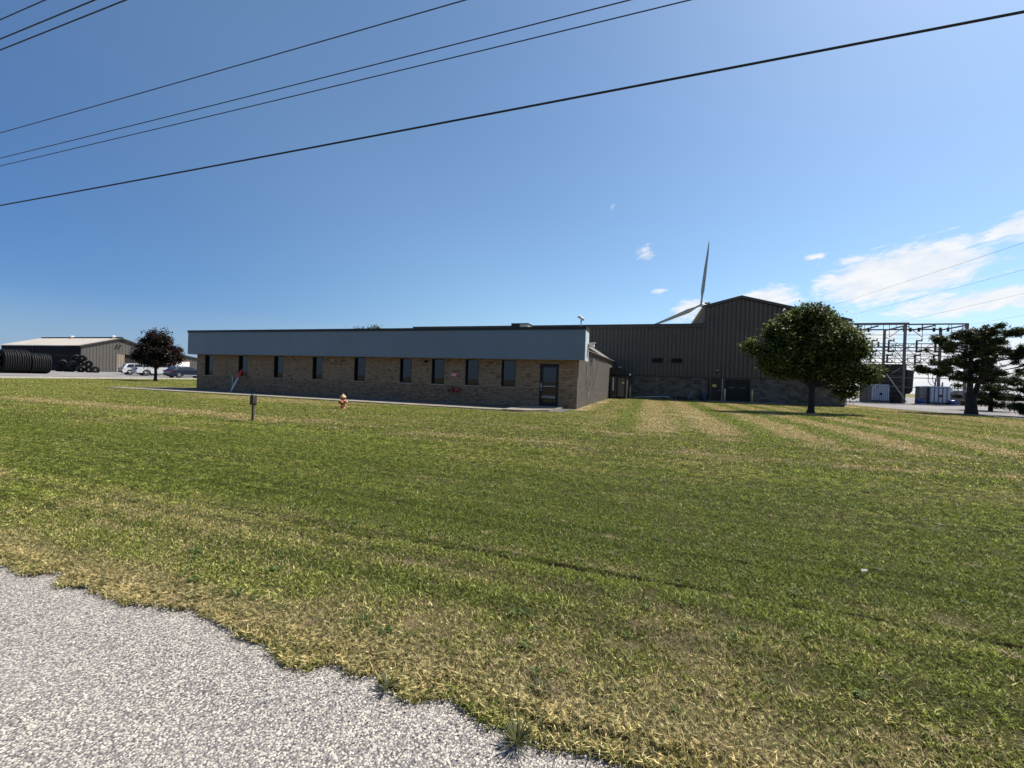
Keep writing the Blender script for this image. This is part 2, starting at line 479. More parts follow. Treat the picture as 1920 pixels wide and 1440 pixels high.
def gravel_mat(name, a, bcol, sc=9.0):
    m, N, b, out = newmat(name)
    pos = N.n('ShaderNodeNewGeometry').outputs['Position']
    c = N.mix(N.noise(pos, sc, 6, 0.75), a, bcol)
    c = N.mix(N.ss(N.noise(N.scale(pos, (0.3, 1, 1)), 0.35, 4), 0.4, 0.65, 0, 0.5), c, tuple(k * 0.6 for k in a))
    N.set(b, 'Base Color', c); N.set(b, 'Roughness', 0.95)
    bn = N.n('ShaderNodeBump', {'Strength': 0.6, 'Distance': 0.02, 'Height': N.noise(pos, 40, 4, 0.7)}); N.set(b, 'Normal', bn.outputs[0])
    return m


def leaf_mat(name, stops, trans=0.3, rough=0.5):
    m, N, b, out = newmat(name)
    tone = N.n('ShaderNodeAttribute', attribute_name='tone').outputs['Fac']
    ramp = N.n('ShaderNodeValToRGB', {0: tone}); cr = ramp.color_ramp
    cr.elements[0].color = c4(stops[0]); cr.elements[1].color = c4(stops[-1])
    for i in range(1, len(stops) - 1):
        e = cr.elements.new(i / (len(stops) - 1)); e.color = c4(stops[i])
    c = ramp.outputs[0]
    N.set(b, 'Base Color', c); N.set(b, 'Roughness', rough); N.set(b, 'Specular IOR Level', 0.18)
    tr = N.n('ShaderNodeBsdfTranslucent', {'Color': c}); ms = N.n('ShaderNodeMixShader', {0: trans})
    N.link(b.outputs[0], ms.inputs[1]); N.link(tr.outputs[0], ms.inputs[2]); N.link(ms.outputs[0], out.inputs[0])
    return m


M = {}
M['blades'] = grass_mat(); M['lawn'] = lawn_mat(); M['road'] = road_mat()
M['lot'] = gravel_mat('yard_gravel', (0.145, 0.135, 0.135), (0.27, 0.25, 0.24))
M['bed'] = gravel_mat('bed_stones', (0.05, 0.045, 0.04), (0.20, 0.18, 0.165), 30)
M['concrete'] = mat('concrete', (0.22, 0.19, 0.145), 0.9, var=0.22, vscale=1.5, bump=0.3, streak=0.2)
M['kerb'] = mat('kerb_concrete', (0.42, 0.385, 0.32), 0.9, var=0.15)
M['mortar'] = mat('mortar', (0.060, 0.050, 0.042), 0.95, var=0.2)
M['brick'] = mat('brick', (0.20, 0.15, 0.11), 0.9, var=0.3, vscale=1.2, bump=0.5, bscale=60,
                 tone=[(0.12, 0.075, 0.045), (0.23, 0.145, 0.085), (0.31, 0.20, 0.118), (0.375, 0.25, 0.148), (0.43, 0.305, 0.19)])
M['fascia'] = mat('fascia_paint', (0.15, 0.195, 0.24), 0.45, var=0.05, vscale=0.4, spec=0.4)
M['cap'] = mat('roof_edge_metal', (0.022, 0.020, 0.019), 0.45, 0.3, var=0.15)
M['dark_trim'] = mat('bronze_frame', (0.014, 0.012, 0.011), 0.4, 0.4, var=0.2)
M['glass'] = glassmat('window_glass')
M['glass_grey'] = glassmat('door_glass', (0.07, 0.075, 0.075), 0.1)
M['sill'] = mat('sill_stone', (0.34, 0.30, 0.26), 0.85, var=0.2)
M['membrane'] = mat('roof_membrane', (0.30, 0.29, 0.27), 0.9, var=0.2)
M['siding_grey'] = mat('weathered_siding', (0.135, 0.118, 0.103), 0.85, var=0.2, vscale=2.5, bump=0.4, streak=0.6)
M['siding_brown'] = mat('dark_bronze_siding', (0.090, 0.073, 0.053), 0.5, 0.0, var=0.10, vscale=0.6, streak=0.35)
M['siding_trim'] = mat('dark_bronze_trim', (0.062, 0.050, 0.037), 0.5, var=0.12)
M['block'] = mat('concrete_block', (0.17, 0.165, 0.16), 0.92, var=0.35, vscale=0.8, bump=0.5, streak=0.4,
                 tone=[(0.06, 0.050, 0.038), (0.115, 0.092, 0.066), (0.15, 0.12, 0.086), (0.195, 0.155, 0.112)])
M['blockjoint'] = mat('block_joint', (0.045, 0.041, 0.037), 0.95)
M['black'] = mat('black_void', (0.006, 0.006, 0.006), 0.7, var=0.1)
M['yellow'] = mat('bollard_yellow', (0.55, 0.47, 0.16), 0.6, var=0.15, streak=0.3)
M['yellow_sign'] = mat('yellow_sign', (0.75, 0.62, 0.12), 0.5, var=0.05)
M['red'] = mat('red_sign', (0.62, 0.03, 0.035), 0.4, var=0.05)
M['white'] = mat('white_paint', (0.78, 0.77, 0.74), 0.5, var=0.06)
M['offwhite'] = mat('white_enamel', (0.66, 0.66, 0.63), 0.5, var=0.08, streak=0.2)
M['redbrass'] = mat('red_cap', (0.30, 0.02, 0.018), 0.4, var=0.2)
M['galv'] = mat('galvanised', (0.42, 0.43, 0.44), 0.45, 0.6, var=0.2, streak=0.2)
M['pole_pale'] = mat('pale_plastic_pole', (0.60, 0.66, 0.70), 0.45, var=0.08)
M['pole_red'] = mat('orange_red_pole_top', (0.55, 0.055, 0.03), 0.45, var=0.12)
M['hyd'] = mat('faded_hydrant_paint', (0.42, 0.14, 0.06), 0.7, var=0.28, vscale=9, bump=0.4, bscale=60, streak=0.4)
M['hydtop'] = mat('chalky_hydrant_bonnet', (0.55, 0.33, 0.21), 0.75, var=0.22, vscale=12)
M['post'] = mat('weathered_post', (0.09, 0.065, 0.05), 0.8, var=0.3, bump=0.4, streak=0.4)
M['postbox'] = mat('dark_brown_box', (0.045, 0.028, 0.022), 0.6, var=0.25)
M['cable'] = mat('cable_black', (0.012, 0.012, 0.013), 0.5, var=0.1)
M['wire'] = mat('aged_wire', (0.05, 0.055, 0.065), 0.4, 0.5, var=0.1)
M['shed_roof'] = mat('pale_metal_roof', (0.50, 0.44, 0.36), 0.5, 0.0, var=0.08, vscale=0.5, streak=0.1)
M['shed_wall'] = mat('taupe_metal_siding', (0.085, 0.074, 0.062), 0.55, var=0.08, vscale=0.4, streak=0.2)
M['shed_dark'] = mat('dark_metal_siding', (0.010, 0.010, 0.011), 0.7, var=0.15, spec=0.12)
M['shed_tan'] = mat('tan_door_panel', (0.26, 0.20, 0.145), 0.6, var=0.12)
M['pipe'] = mat('black_plastic_pipe', (0.010, 0.010, 0.011), 0.6, var=0.2, spec=0.22)
M['carwhite'] = mat('white_car_paint', (0.58, 0.58, 0.56), 0.3, var=0.02, coat=0.4)
M['carnavy'] = mat('navy_car_paint', (0.018, 0.024, 0.045), 0.25, 0.2, var=0.05, coat=0.8)
M['cartrim'] = mat('car_black_trim', (0.015, 0.015, 0.016), 0.5, var=0.1)
M['tyre'] = mat('tyre_rubber', (0.018, 0.018, 0.018), 0.85, var=0.2)
M['rim'] = mat('alloy_rim', (0.55, 0.55, 0.56), 0.3, 0.8, var=0.05)
M['taillight'] = mat('taillight_red', (0.35, 0.015, 0.012), 0.2, var=0.05, coat=0.5)
M['steel'] = mat('substation_steel', (0.17, 0.15, 0.135), 0.6, 0.2, var=0.25, streak=0.3)
M['steel_pale'] = mat('pale_brace_tube', (0.40, 0.39, 0.37), 0.6, 0.2, var=0.15)
M['insul'] = mat('brown_insulator', (0.070, 0.050, 0.042), 0.3, var=0.2)
M['trafo'] = mat('transformer_grey', (0.40, 0.44, 0.52), 0.5, var=0.10, streak=0.2)
M['trafo_dark'] = mat('transformer_gap', (0.06, 0.075, 0.11), 0.6, var=0.10)
M['beige'] = mat('beige_cabinet', (0.30, 0.285, 0.25), 0.6, var=0.15, streak=0.3)
M['switch'] = mat('dark_brown_housing', (0.020, 0.016, 0.014), 0.6, var=0.2, streak=0.3)
M['blue'] = mat('blue_motor', (0.02, 0.06, 0.22), 0.4, var=0.1)
M['turbine'] = mat('turbine_white', (0.36, 0.40, 0.42), 0.6, var=0.03, vscale=0.1)
M['turbine_grey'] = mat('turbine_grey', (0.20, 0.22, 0.24), 0.5, var=0.05)
M['bark'] = mat('bark', (0.028, 0.022, 0.018), 0.95, var=0.35, vscale=6, bump=0.9, bscale=25, streak=0.5)
M['pine_bark'] = mat('pine_bark', (0.040, 0.033, 0.028), 0.95, var=0.35, vscale=5, bump=0.9, bscale=18, streak=0.5)
M['leaf'] = leaf_mat('broad_leaf', [(0.016, 0.022, 0.003), (0.068, 0.096, 0.020), (0.20, 0.23, 0.065)], 0.38)
M['leaf_red'] = leaf_mat('purple_leaf', [(0.010, 0.008, 0.007), (0.022, 0.014, 0.012), (0.055, 0.030, 0.020)], 0.2)
M['needle'] = leaf_mat('pine_needle', [(0.014, 0.022, 0.008), (0.042, 0.058, 0.018), (0.11, 0.125, 0.040)], 0.2)
M['leaf_far'] = leaf_mat('far_leaf', [(0.030, 0.045, 0.012), (0.07, 0.09, 0.03), (0.13, 0.14, 0.06)], 0.25)
M['weed'] = leaf_mat('weed_leaf', [(0.03, 0.038, 0.010), (0.10, 0.11, 0.035), (0.30, 0.25, 0.13)], 0.25)
M['stone'] = mat('loose_chips', (0.42, 0.40, 0.36), 0.9, var=0.4, vscale=30)
M['paper'] = mat('paper_scrap', (0.30, 0.29, 0.26), 0.8, var=0.1)

# ------------------------------------------------------------------ ground
def spaced(lo, hi, dense0, dense1, step, grow=1.18):
    a = list(np.arange(dense0, dense1 + 1e-6, step)); s = step; v = a[-1]
    while v < hi: s *= grow; v = min(hi, v + s); a.append(v)
    s = step; v = a[0]; pre = []
    while v > lo: s *= grow; v = max(lo, v - s); pre.append(v)
    return pre[::-1] + a


def make_ground():
    xs = spaced(-4000, 4000, -10, 6, 0.085, 1.13); ys = spaced(-3000, 5000, 1.5, 4.6, 0.03, 1.10)
    nx, ny = len(xs), len(ys)
    V = np.array([(x, y, ground_z(x, y)) for y in ys for x in xs])
    i = np.arange(nx - 1); j = np.arange(ny - 1); I, J = np.meshgrid(i, j); q = (J * nx + I).ravel()
    F = np.stack([q, q + 1, q + nx + 1, q + nx], 1)
    o = np_mesh('lawn', V, F, M['lawn'])
    o.data.polygons.foreach_set('use_smooth', [True] * len(o.data.polygons))
    return kind(o, 'structure')


make_ground()


def sheet(name, xs, ys, m, dz, inside=None, k='structure', thick=0.0):
    mb = MB(); idx = {}
    for j, y in enumerate(ys):
        for i, x in enumerate(xs): idx[i, j] = len(mb.v); mb.v.append((x, y, T(x, y) + dz))
    for j in range(len(ys) - 1):
        for i in range(len(xs) - 1):
            if inside and not inside((xs[i] + xs[i + 1]) / 2, (ys[j] + ys[j + 1]) / 2): continue
            mb.f.append((idx[i, j], idx[i + 1, j], idx[i + 1, j + 1], idx[i, j + 1]))
    return kind(mb.build(name, m), k)


# road: a flat strip whose far edge is ragged
def make_road():
    mb = MB(); xs = spaced(-400, 400, -8, 2.5, 0.02, 1.2); rows = 7
    for x in xs:
        e = road_edge(x)
        for k in range(rows):
            y = -5.6 + (e + 5.6) * (k / (rows - 1)) ** 0.6
            mb.v.append((x, y, -0.24 + 0.05 * math.cos((y + 1.9) / 3.8 * 1.5) - 0.05 - (0.02 if k == rows - 1 else 0) + 0.035))
    for i in range(len(xs) - 1):
        for k in range(rows - 1):
            a = i * rows + k; mb.f.append((a, a + rows, a + rows + 1, a + 1))
    return kind(mb.build('road', M['road'], smooth=True), 'structure')


make_road()


def road_z(y): return -0.24 + 0.05 * math.cos((y + 1.9) / 3.8 * 1.5) - 0.05 + 0.035


# gravel yard on the left with a pale kerb, gravel drive on the right
def lot_edge(y): return -53.3 - (y - 15) * 0.075
mb = MB(); ys = [float(v) for v in np.arange(-30, 140, 3)]
for y in ys:
    for t in (0, 0.05, 0.12, 0.25, 0.45, 0.7, 1.0):
        x = lot_edge(y) - 0.5 - t * 110; mb.v.append((x, y, T(x, y) + 0.05))
for j in range(len(ys) - 1):
    for i in range(6):
        a = j * 7 + i; mb.f.append((a, a + 7, a + 8, a + 1))
kind(mb.build('gravel_yard', M['lot']), 'structure')
mb = MB()
for j in range(len(ys) - 1):
    y0, y1 = ys[j], ys[j + 1]; a, b = lot_edge(y0), lot_edge(y1); z0, z1 = T(a, y0), T(b, y1)
    for (p, q, zt) in ((0, -0.5, 0.13),):
        mb.quad((a, y0, z0 + zt), (b, y1, z1 + zt), (b + q, y1, z1 + zt), (a + q, y0, z0 + zt))
        mb.quad((a, y0, z0 - .1), (b, y1, z1 - .1), (b, y1, z1 + zt), (a, y0, z0 + zt))
kind(mb.build('kerb', M['kerb']), 'structure')


def drive_edge(y): return 18.9 + 0.12 * max(0.0, 48 - y) + 0.010 * max(0.0, 48 - y) ** 2 + 0.3 * mnoise.noise(Vector((y * .5, 0, 0)))
mb = MB(); ys = [float(v) for v in np.arange(18, 120, 1.0)]
for y in ys:
    for t in (0, 0.03, 0.08, 0.2, 0.4, 0.7, 1.0):
        x = drive_edge(y) + t * 60; mb.v.append((x, y, T(x, y) + 0.03))
for j in range(len(ys) - 1):
    for i in range(6):
        a = j * 7 + i; mb.f.append((a, a + 1, a + 8, a + 7))
kind(mb.build('gravel_drive', M['lot']), 'structure')

# stone bed and pavement along the brick front
sheet('stone_bed', [-33.5, -31, -25, -20, -15, -10, -6.3, -3.6], [18.0, 19.0, 20.79], M['bed'], 0.02)
mb = MB()
xs = [-34.0, -31.0] + list(np.arange(-28, -6, 3.0)) + [-6.1]
for i in range(len(xs) - 1):
    mb.box(xs[i] + 0.008, xs[i + 1] - 0.008, 17.15, 18.05, -0.1, 0.045)
mb.build('pavement', M['concrete']); kind(bpy.data.objects['pavement'], 'structure')
mb = MB()
mb.prism([(-6.09, 16.95, -0.1), (-5.1, 17.05, -0.1), (-4.25, 18.2, -0.1), (-4.05, 20.1, -0.1), (-4.15, 20.78, -0.1), (-5.7, 20.78, -0.1), (-6.09, 18.6, -0.1)], (0, 0, 0.19))
kind(mb.build('door_landing', M['concrete']), 'structure')
# concrete apron in front of the factory doors
mb = MB(); mb.box(5.2, 12.0, 42.2, 43.48, -0.2, 0.08); kind(mb.build('door_apron', M['concrete']), 'structure')

# ------------------------------------------------------------------ brick office building
OF = thing('office_building', 'long low brick office building with a wide blue grey fascia band and narrow dark windows', 'building', (-17, 20.8, 0))
X0, X1, YW = -30.8, -3.45, 20.8
WIN = [-29.6, -26.36, -23.18, -19.97, -16.75, -13.51, -11.4, -9.29, -7.16]
WZ0, WZ1, WW = 1.02, 2.47, 0.81
DX0, DX1, DZ0, DZ1 = -5.42, -4.42, 0.09, 2.27
openings = sorted([(w - WW / 2, w + WW / 2, WZ0, WZ1) for w in WIN] + [(DX0, DX1, DZ0, DZ1)])
TOPW = 2.52


def spans(z, x0=X0, x1=X1):
    """solid x-intervals of the wall at height z"""
    out = []; cur = x0
    for a, b, c, d in openings:
        if c < z < d:
            if a > cur: out.append((cur, a))
            cur = b
    if cur < x1: out.append((cur, x1))
    return out


# backing wall (mortar), set 12 mm behind the brick faces
mb = MB(); zc = sorted({-0.1, TOPW, WZ0, WZ1, DZ0, DZ1})
for a, b in zip(zc[:-1], zc[1:]):
    for (p, q) in spans((a + b) / 2): mb.box(p + (0.012 if p == X0 else 0), q - (0.012 if q == X1 else 0), YW + 0.012, YW + 0.3, a, b)
mb.build('mortar_wall', M['mortar'], OF)
mb = MB(); tone = []; ch = 0.0762; r = random.Random(3)
for c in range(int(TOPW / ch)):
    z0 = c * ch + 0.004; z1 = z0 + 0.066
    if z1 > TOPW: break
    off = 0.105 if c % 2 else 0.0
    for (p, q) in spans((z0 + z1) / 2):
        x = p
        k = math.floor((p + off) / 0.21)
        while x < q - 0.01:
            nx = min(q, (k + 1) * 0.21 - off); k += 1
            if nx - x < 0.03: x = nx; continue
            j = r.uniform(-0.003, 0.003); i = len(mb.v)
            a, b2 = x + 0.005, nx - 0.005
            if x == p: a = x
            if nx == q: b2 = q
            mb.v += [(a, YW + j, z0), (b2, YW + j, z0), (b2, YW + j, z1), (a, YW + j, z1),
                     (a, YW + .02, z0), (b2, YW + .02, z0), (b2, YW + .02, z1), (a, YW + .02, z1)]
            mb.f += [(i, i + 1, i + 2, i + 3), (i + 3, i + 2, i + 6, i + 7), (i + 4, i + 5, i + 1, i), (i + 4, i, i + 3, i + 7), (i + 1, i + 5, i + 6, i + 2)]
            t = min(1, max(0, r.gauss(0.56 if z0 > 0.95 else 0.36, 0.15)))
            if r.random() < 0.03: t = r.uniform(0, 0.12)
            tone += [t] * 8
            x = nx
mb.tone = tone
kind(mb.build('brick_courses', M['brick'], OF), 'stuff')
# right end return of the brick (short) and jambs
mb = MB(); mb.box(X1 - 0.012, X1, YW + .021, YW + 0.3, 0, TOPW); mb.build('end_wall', M['mortar'], OF)
mb = MB(); mb.box(X0, X0 + 0.012, YW + .021, 41, 0, TOPW); mb.build('end_wall', M['mortar'], OF)

# windows: frame lining (mesh of the window), pane, sill
first = None
for w in WIN:
    a, b = w - WW / 2, w + WW / 2
    mb = MB(); d0, d1 = YW + 0.02, YW + 0.19
    mb.box(a, a + 0.045, d0, d1, WZ0, WZ1); mb.box(b - 0.045, b, d0, d1, WZ0, WZ1)
    mb.box(a + 0.045, b - 0.045, d0 + 0.05, d1, WZ0, WZ0 + 0.05); mb.box(a + 0.045, b - 0.045, d0 + 0.02, d1, WZ1 - 0.05, WZ1)
    mb.box(a + 0.045, a + 0.08, d1 - 0.05, d1, WZ0 + 0.05, WZ1 - 0.05)
    if first is None:
        fr = mb.build('window', M['dark_trim'], OF)
        mb = MB(); mb.box(a + 0.08, b - 0.045, d1 - 0.03, d1 - 0.015, WZ0 + 0.05, WZ1 - 0.05); pn = mb.build('window_pane', M['glass'], fr)
        mb = MB(); mb.box(a - 0.03, b + 0.02, YW - 0.045, YW + 0.21, WZ0 - 0.05, WZ0 - 0.004); sl = mb.build('sill', M['sill'], fr)
        mb = MB(); mb.box(a + 0.03, b - 0.03, d1 + 0.005, d1 + 0.02, WZ0, WZ1); bk = mb.build('dark_interior', M['black'], fr)
        first = (fr, w)
    else:
        c = copy_tree(first[0], OF); c.location = (w - first[1], 0, 0)

# door
mb = MB(); d = YW + 0.06
mb.box(DX0, DX0 + 0.06, d, d + 0.12, DZ0, DZ1); mb.box(DX1 - 0.06, DX1, d, d + 0.12, DZ0, DZ1); mb.box(DX0 + 0.06, DX1 - 0.06, d, d + 0.12, DZ1 - 0.06, DZ1)
fr = mb.build('door_frame', M['dark_trim'], OF)
mb = MB(); dx0, dx1 = DX0 + 0.065, DX1 - 0.065
mb.box(dx0, dx0 + 0.09, d + .03, d + .08, DZ0 + .01, DZ1 - .07); mb.box(dx1 - 0.09, dx1, d + .03, d + .08, DZ0 + .01, DZ1 - .07)
mb.box(dx0 + .09, dx1 - .09, d + .03, d + .08, DZ1 - .17, DZ1 - .07); mb.box(dx0 + .09, dx1 - .09, d + .03, d + .08, DZ0 + .01, DZ0 + .20)
dr = mb.build('door', M['dark_trim'], OF)
mb = MB(); mb.box(dx0 + .09, dx1 - .09, d + .05, d + .06, DZ0 + .20, DZ1 - .17); mb.build('door_glass', M['glass'], dr)
mb = MB(); mb.box(dx0 + .10, dx1 - .10, d + .012, d + .035, 1.10, 1.135); mb.build('push_bar', M['galv'], dr)
mb = MB(); mb.box(dx0 + .02, dx1 - .10, d + .015, d + .045, 0.50, 0.595); mb.build('kick_rail', M['beige'], dr)
mb = MB(); mb.box(dx0 - .005, dx0 + .045, d - .03, d + .03, 1.02, 1.28); mb.tube((dx0 + .02, d - .02, .92), (dx0 + .02, d + .03, .92), .03); mb.build('handle', M['galv'], dr)
mb = MB(); mb.box(DX0 + .02, DX1 - .02, d + .125, d + .14, DZ0, DZ1); mb.build('door_backing', M['black'], OF)
mb = MB(); mb.box(DX0 - .02, DX1 + .02, YW - .03, YW + .05, DZ0 - .06, DZ0); mb.build('threshold', M['galv'], OF)

# fascia box with cap and soffit
FX0, FX1, FY, FZ0, FZ1 = -30.95, -3.02, 20.25, 2.47, 3.98
seams = [FX0] + [FX0 + (FX1 - FX0) * k / 9 for k in range(1, 9)] + [FX1]
for i in range(9):
    mb = MB(); mb.box(seams[i] + (0.0015 if i else 0), seams[i + 1] - (0.0015 if i < 8 else 0.03), FY, FY + 0.03, FZ0, FZ1); mb.build('fascia_panel', M['fascia'], OF)
mb = MB(); mb.box(FX1 - .03, FX1, FY, FY + 1.15, FZ0 - 0.02, FZ1); mb.build('fascia_return', mat('sunlit_return_paint', (0.46, 0.50, 0.54), 0.5, var=0.05), OF)  # return coloured paler than the fascia panels; sunlit brightness put into the colour
mb = MB(); mb.box(FX0, FX0 + .03, FY + .031, 41, FZ0, FZ1); mb.build('fascia_side', M['fascia'], OF)
mb = MB(); mb.box(FX0 + .03, FX1 - .03, FY + .031, YW + .6, TOPW, TOPW + .05); mb.build('soffit', M['dark_trim'], OF)
mb = MB(); mb.box(FX0 - .03, FX1 + .03, FY - .04, FY + .2, FZ1, FZ1 + .15); mb.box(FX1 - .17, FX1 + .03, FY + .2, FY + 1.2, FZ1, FZ1 + .15)
mb.box(FX0 - .03, FX0 + .17, FY + .2, 41, FZ1, FZ1 + .15); mb.build('roof_cap', M['cap'], OF)
mb = MB(); mb.box(FX0 + .17, -3.6, FY + .2, 41, 3.55, 3.72); mb.build('roof', M['membrane'], OF)
# right side wall: weathered fluted siding, its top edge rising to the back
mb = MB(); y = YW + 0.3; yend = 39.0
def side_top(yy): return 3.17 + (yy - 21.4) * 0.0225
pts = []
k = 0
while y < yend:
    w = 0.14 if k % 2 else 0.10; x = -3.5 if k % 2 else -3.53
    pts += [(x, y), (x, min(yend, y + w - 0.02))]; y += w; k += 1
for (a, b) in zip(pts[:-1], pts[1:]):
    mb.quad((a[0], a[1], -0.05), (b[0], b[1], -0.05), (b[0], b[1], side_top(b[1]) - .12), (a[0], a[1], side_top(a[1]) - .12))
mb.build('side_siding', M['siding_grey'], OF)
mb = MB(); mb.box(-3.9, -3.56, YW + .31, yend, 0, 3.0); mb.build('side_core', M['mortar'], OF)
mb = MB()
mb.prism([(-3.36, 21.45, side_top(21.45) - .14), (-3.36, 43.3, side_top(43.3) - .14), (-3.36, 43.3, side_top(43.3) - .03), (-3.36, 21.45, side_top(21.45) - .03)], (-0.25, 0, 0))
mb.build('eave_trim', M['cap'], OF)
mb = MB()
mb.prism([(-3.33, 21.45, side_top(21.45) - .028), (-3.33, 43.3, side_top(43.3) - .028), (-3.33, 43.3, side_top(43.3) + .02), (-3.33, 21.45, side_top(21.45) + .02)], (-0.06, 0, 0))
mb.build('gutter', M['siding_grey'], OF)
mb = MB(); mb.quad((-3.53, 39.0, 2.8), (-3.53, 43.48, 2.8), (-3.53, 43.48, side_top(43.4) - .15), (-3.53, 39.0, side_top(39) - .15)); mb.build('upper_siding', M['siding_grey'], OF)
# wall light under the soffit, flood light at fascia corner, side light with drooping conduit
mb = MB(); mb.box(-12.22, -12.08, YW - .12, YW - .005, 2.22, 2.36); mb.box(-12.20, -12.10, YW - .2, YW - .12, 2.20, 2.30); mb.build('wall_lamp', M['dark_trim'], OF)
mb = MB(); mb.tube((-18.8, YW - .02, 2.25), (-18.8, YW + .0, 2.25), .05); mb.build('vent_cap', M['offwhite'], OF)
mb = MB(); mb.box(-2.98, -2.72, 21.1, 21.4, 3.20, 3.38); mb.prism([(-2.98, 21.05, 3.38), (-2.68, 21.05, 3.38), (-2.68, 21.45, 3.41), (-2.98, 21.45, 3.41)], (0, 0, .04)); mb.build('flood_lamp', M['offwhite'], OF)
mb = MB(); mb.box(-3.49, -3.3, 25.8, 26.2, 2.80, 2.88); mb.box(-3.49, -3.42, 25.9, 26.1, 2.65, 2.8); mb.build('side_lamp', M['galv'], OF)
mb = MB()
pts = [(-3.44, 26.3 + 2.6 * t, 2.85 - 1.75 * (1 - (2 * t - 1) ** 2) * (1 if t < .5 else 1)) for t in np.linspace(0, 1, 15)]
mb.path(pts, 0.012, 5); mb.path([(-3.44, 28.6, 2.9), (-3.44, 28.9, 3.3)], 0.02, 5); mb.build('loose_conduit', M['siding_grey'], OF)
mb = MB(); mb.path([(-3.44, 23.6 + 2.2 * t, 2.5 - 1.9 * (1 - (2 * t - 1) ** 2)) for t in np.linspace(0, 1, 13)], 0.010, 5); mb.build('hanging_cable', M['siding_trim'], OF)

# things on or by the office
t = thing('roof_camera', 'white camera on a short post above the right corner of the fascia', 'security camera', (-3.33, 20.6, 4.13))
mb = MB(); mb.tube((-3.33, 20.6, 4.0), (-3.33, 20.6, 4.52), .025); mb.tube((-3.33, 20.6, 4.3), (-3.62, 20.6, 4.02), .008, n=5); mb.build('post', M['galv'], t)
mb = MB(); mb.tube((-3.44, 20.54, 4.66), (-3.18, 20.60, 4.50), .072, .065, n=12); mb.tube((-3.47, 20.53, 4.68), (-3.44, 20.54, 4.66), .085, .085, n=12); mb.build('camera_body', M['offwhite'], t, True)
mb = MB(); mb.box(-3.36, -3.29, 20.57, 20.64, 4.40, 4.47); mb.build('junction_box', M['galv'], t)
mb = MB(); mb.tube((-20.64, 24, 3.7), (-20.64, 24, 4.85), .018); mb.tube((-20.64, 24, 4.3), (-20.64, 24, 4.35), .04); tag(mb.build('roof_antenna', M['galv']), 'thin upright rod on the flat roof of the brick offices', 'antenna')

t = thing('fdc_sign', 'small red sign with white letters FDC on the brick wall', 'sign', (-10.38, YW - .02, 1.56))
mb = MB(); mb.box(-10.57, -10.19, YW - .022, YW - .006, 1.455, 1.665); mb.build('sign_plate', M['red'], t)
def stroke(mb, x, z, segs, s):
    for (a, b, c, d) in segs: mb.box(x + a * s, x + c * s, YW - .028, YW - .0225, z + b * s, z + d * s)
mb = MB(); stroke(mb, -10.535, 1.49, [(0, 0, .2, 1), (.2, .82, .68, 1), (.2, .42, .56, .6)], .14); mb.build('letter', M['white'], t)
mb = MB(); stroke(mb, -10.425, 1.49, [(0, 0, .2, 1), (.2, .82, .55, 1), (.2, 0, .55, .18), (.55, .12, .75, .88)], .14); mb.build('letter', M['white'], t)
mb = MB(); stroke(mb, -10.310, 1.49, [(0, .12, .2, .88), (.15, .82, .72, 1), (.15, 0, .72, .18)], .14); mb.build('letter', M['white'], t)
t = thing('fire_connection', 'dark twin inlet fire connection with a round red cap low on the brick wall', 'fire connection', (-10.3, YW - .1, .75))
mb = MB(); mb.lathe([(.05, 0), (.05, -.12), (.09, -.14), (.09, -.2)], (-10.35, YW, .76), 10, 'y'); mb.path([(-10.62, YW - .15, .68), (-10.35, YW - .16, .76), (-10.12, YW - .16, .72)], .055, 8)
mb.path([(-10.45, YW - .1, .74), (-10.42, YW - .1, .95)], .03, 6); mb.build('manifold', M['cartrim'], t, True)
mb = MB(); mb.lathe([(.04, -.26), (.13, -.25), (.145, -.20), (.13, -.16)], (-10.08, YW, .72), 14, 'y'); mb.build('cap', M['redbrass'], t, True)
mb = MB(); mb.lathe([(.03, -.26), (.08, -.25), (.09, -.20), (.08, -.16)], (-10.40, YW, .68), 12, 'y'); mb.build('cap', M['redbrass'], t, True)
mb = MB(); mb.lathe([(.02, -.22), (.055, -.21), (.055, -.17)], (-10.66, YW, .72), 10, 'y'); mb.build('cap', M['redbrass'], t, True)

t = thing('leaning_pole', 'pale pole with an orange red top leaning against the brick under the second window', 'pole', (-26.17, 19.85, .0))
A = Vector((-26.17, 19.85, .0)); B = Vector((-26.27, 20.70, 1.50)); Cc = A.lerp(B, .64)
mb = MB(); mb.tube(A, Cc, .05, .055, 10); mb.build('shaft', M['pole_pale'], t, True)
mb = MB(); mb.path([Cc - (B - A) * .02, Cc.lerp(B, .12), Cc.lerp(B, .9), B], [.075, .088, .08, .045], 10); mb.build('sleeve', M['pole_red'], t, True)
mb = MB(); mb.tube((-26.83, 20.45, 0), (-26.83, 20.45, .95), .03, .03, 8); mb.tube((-26.83, 20.45, .95), (-26.83, 20.45, 1.05), .022, .012, 8)
tag(mb.build('stub_pipe', M['galv']), 'thin upright grey pipe beside the foot of the leaning pole', 'pipe')

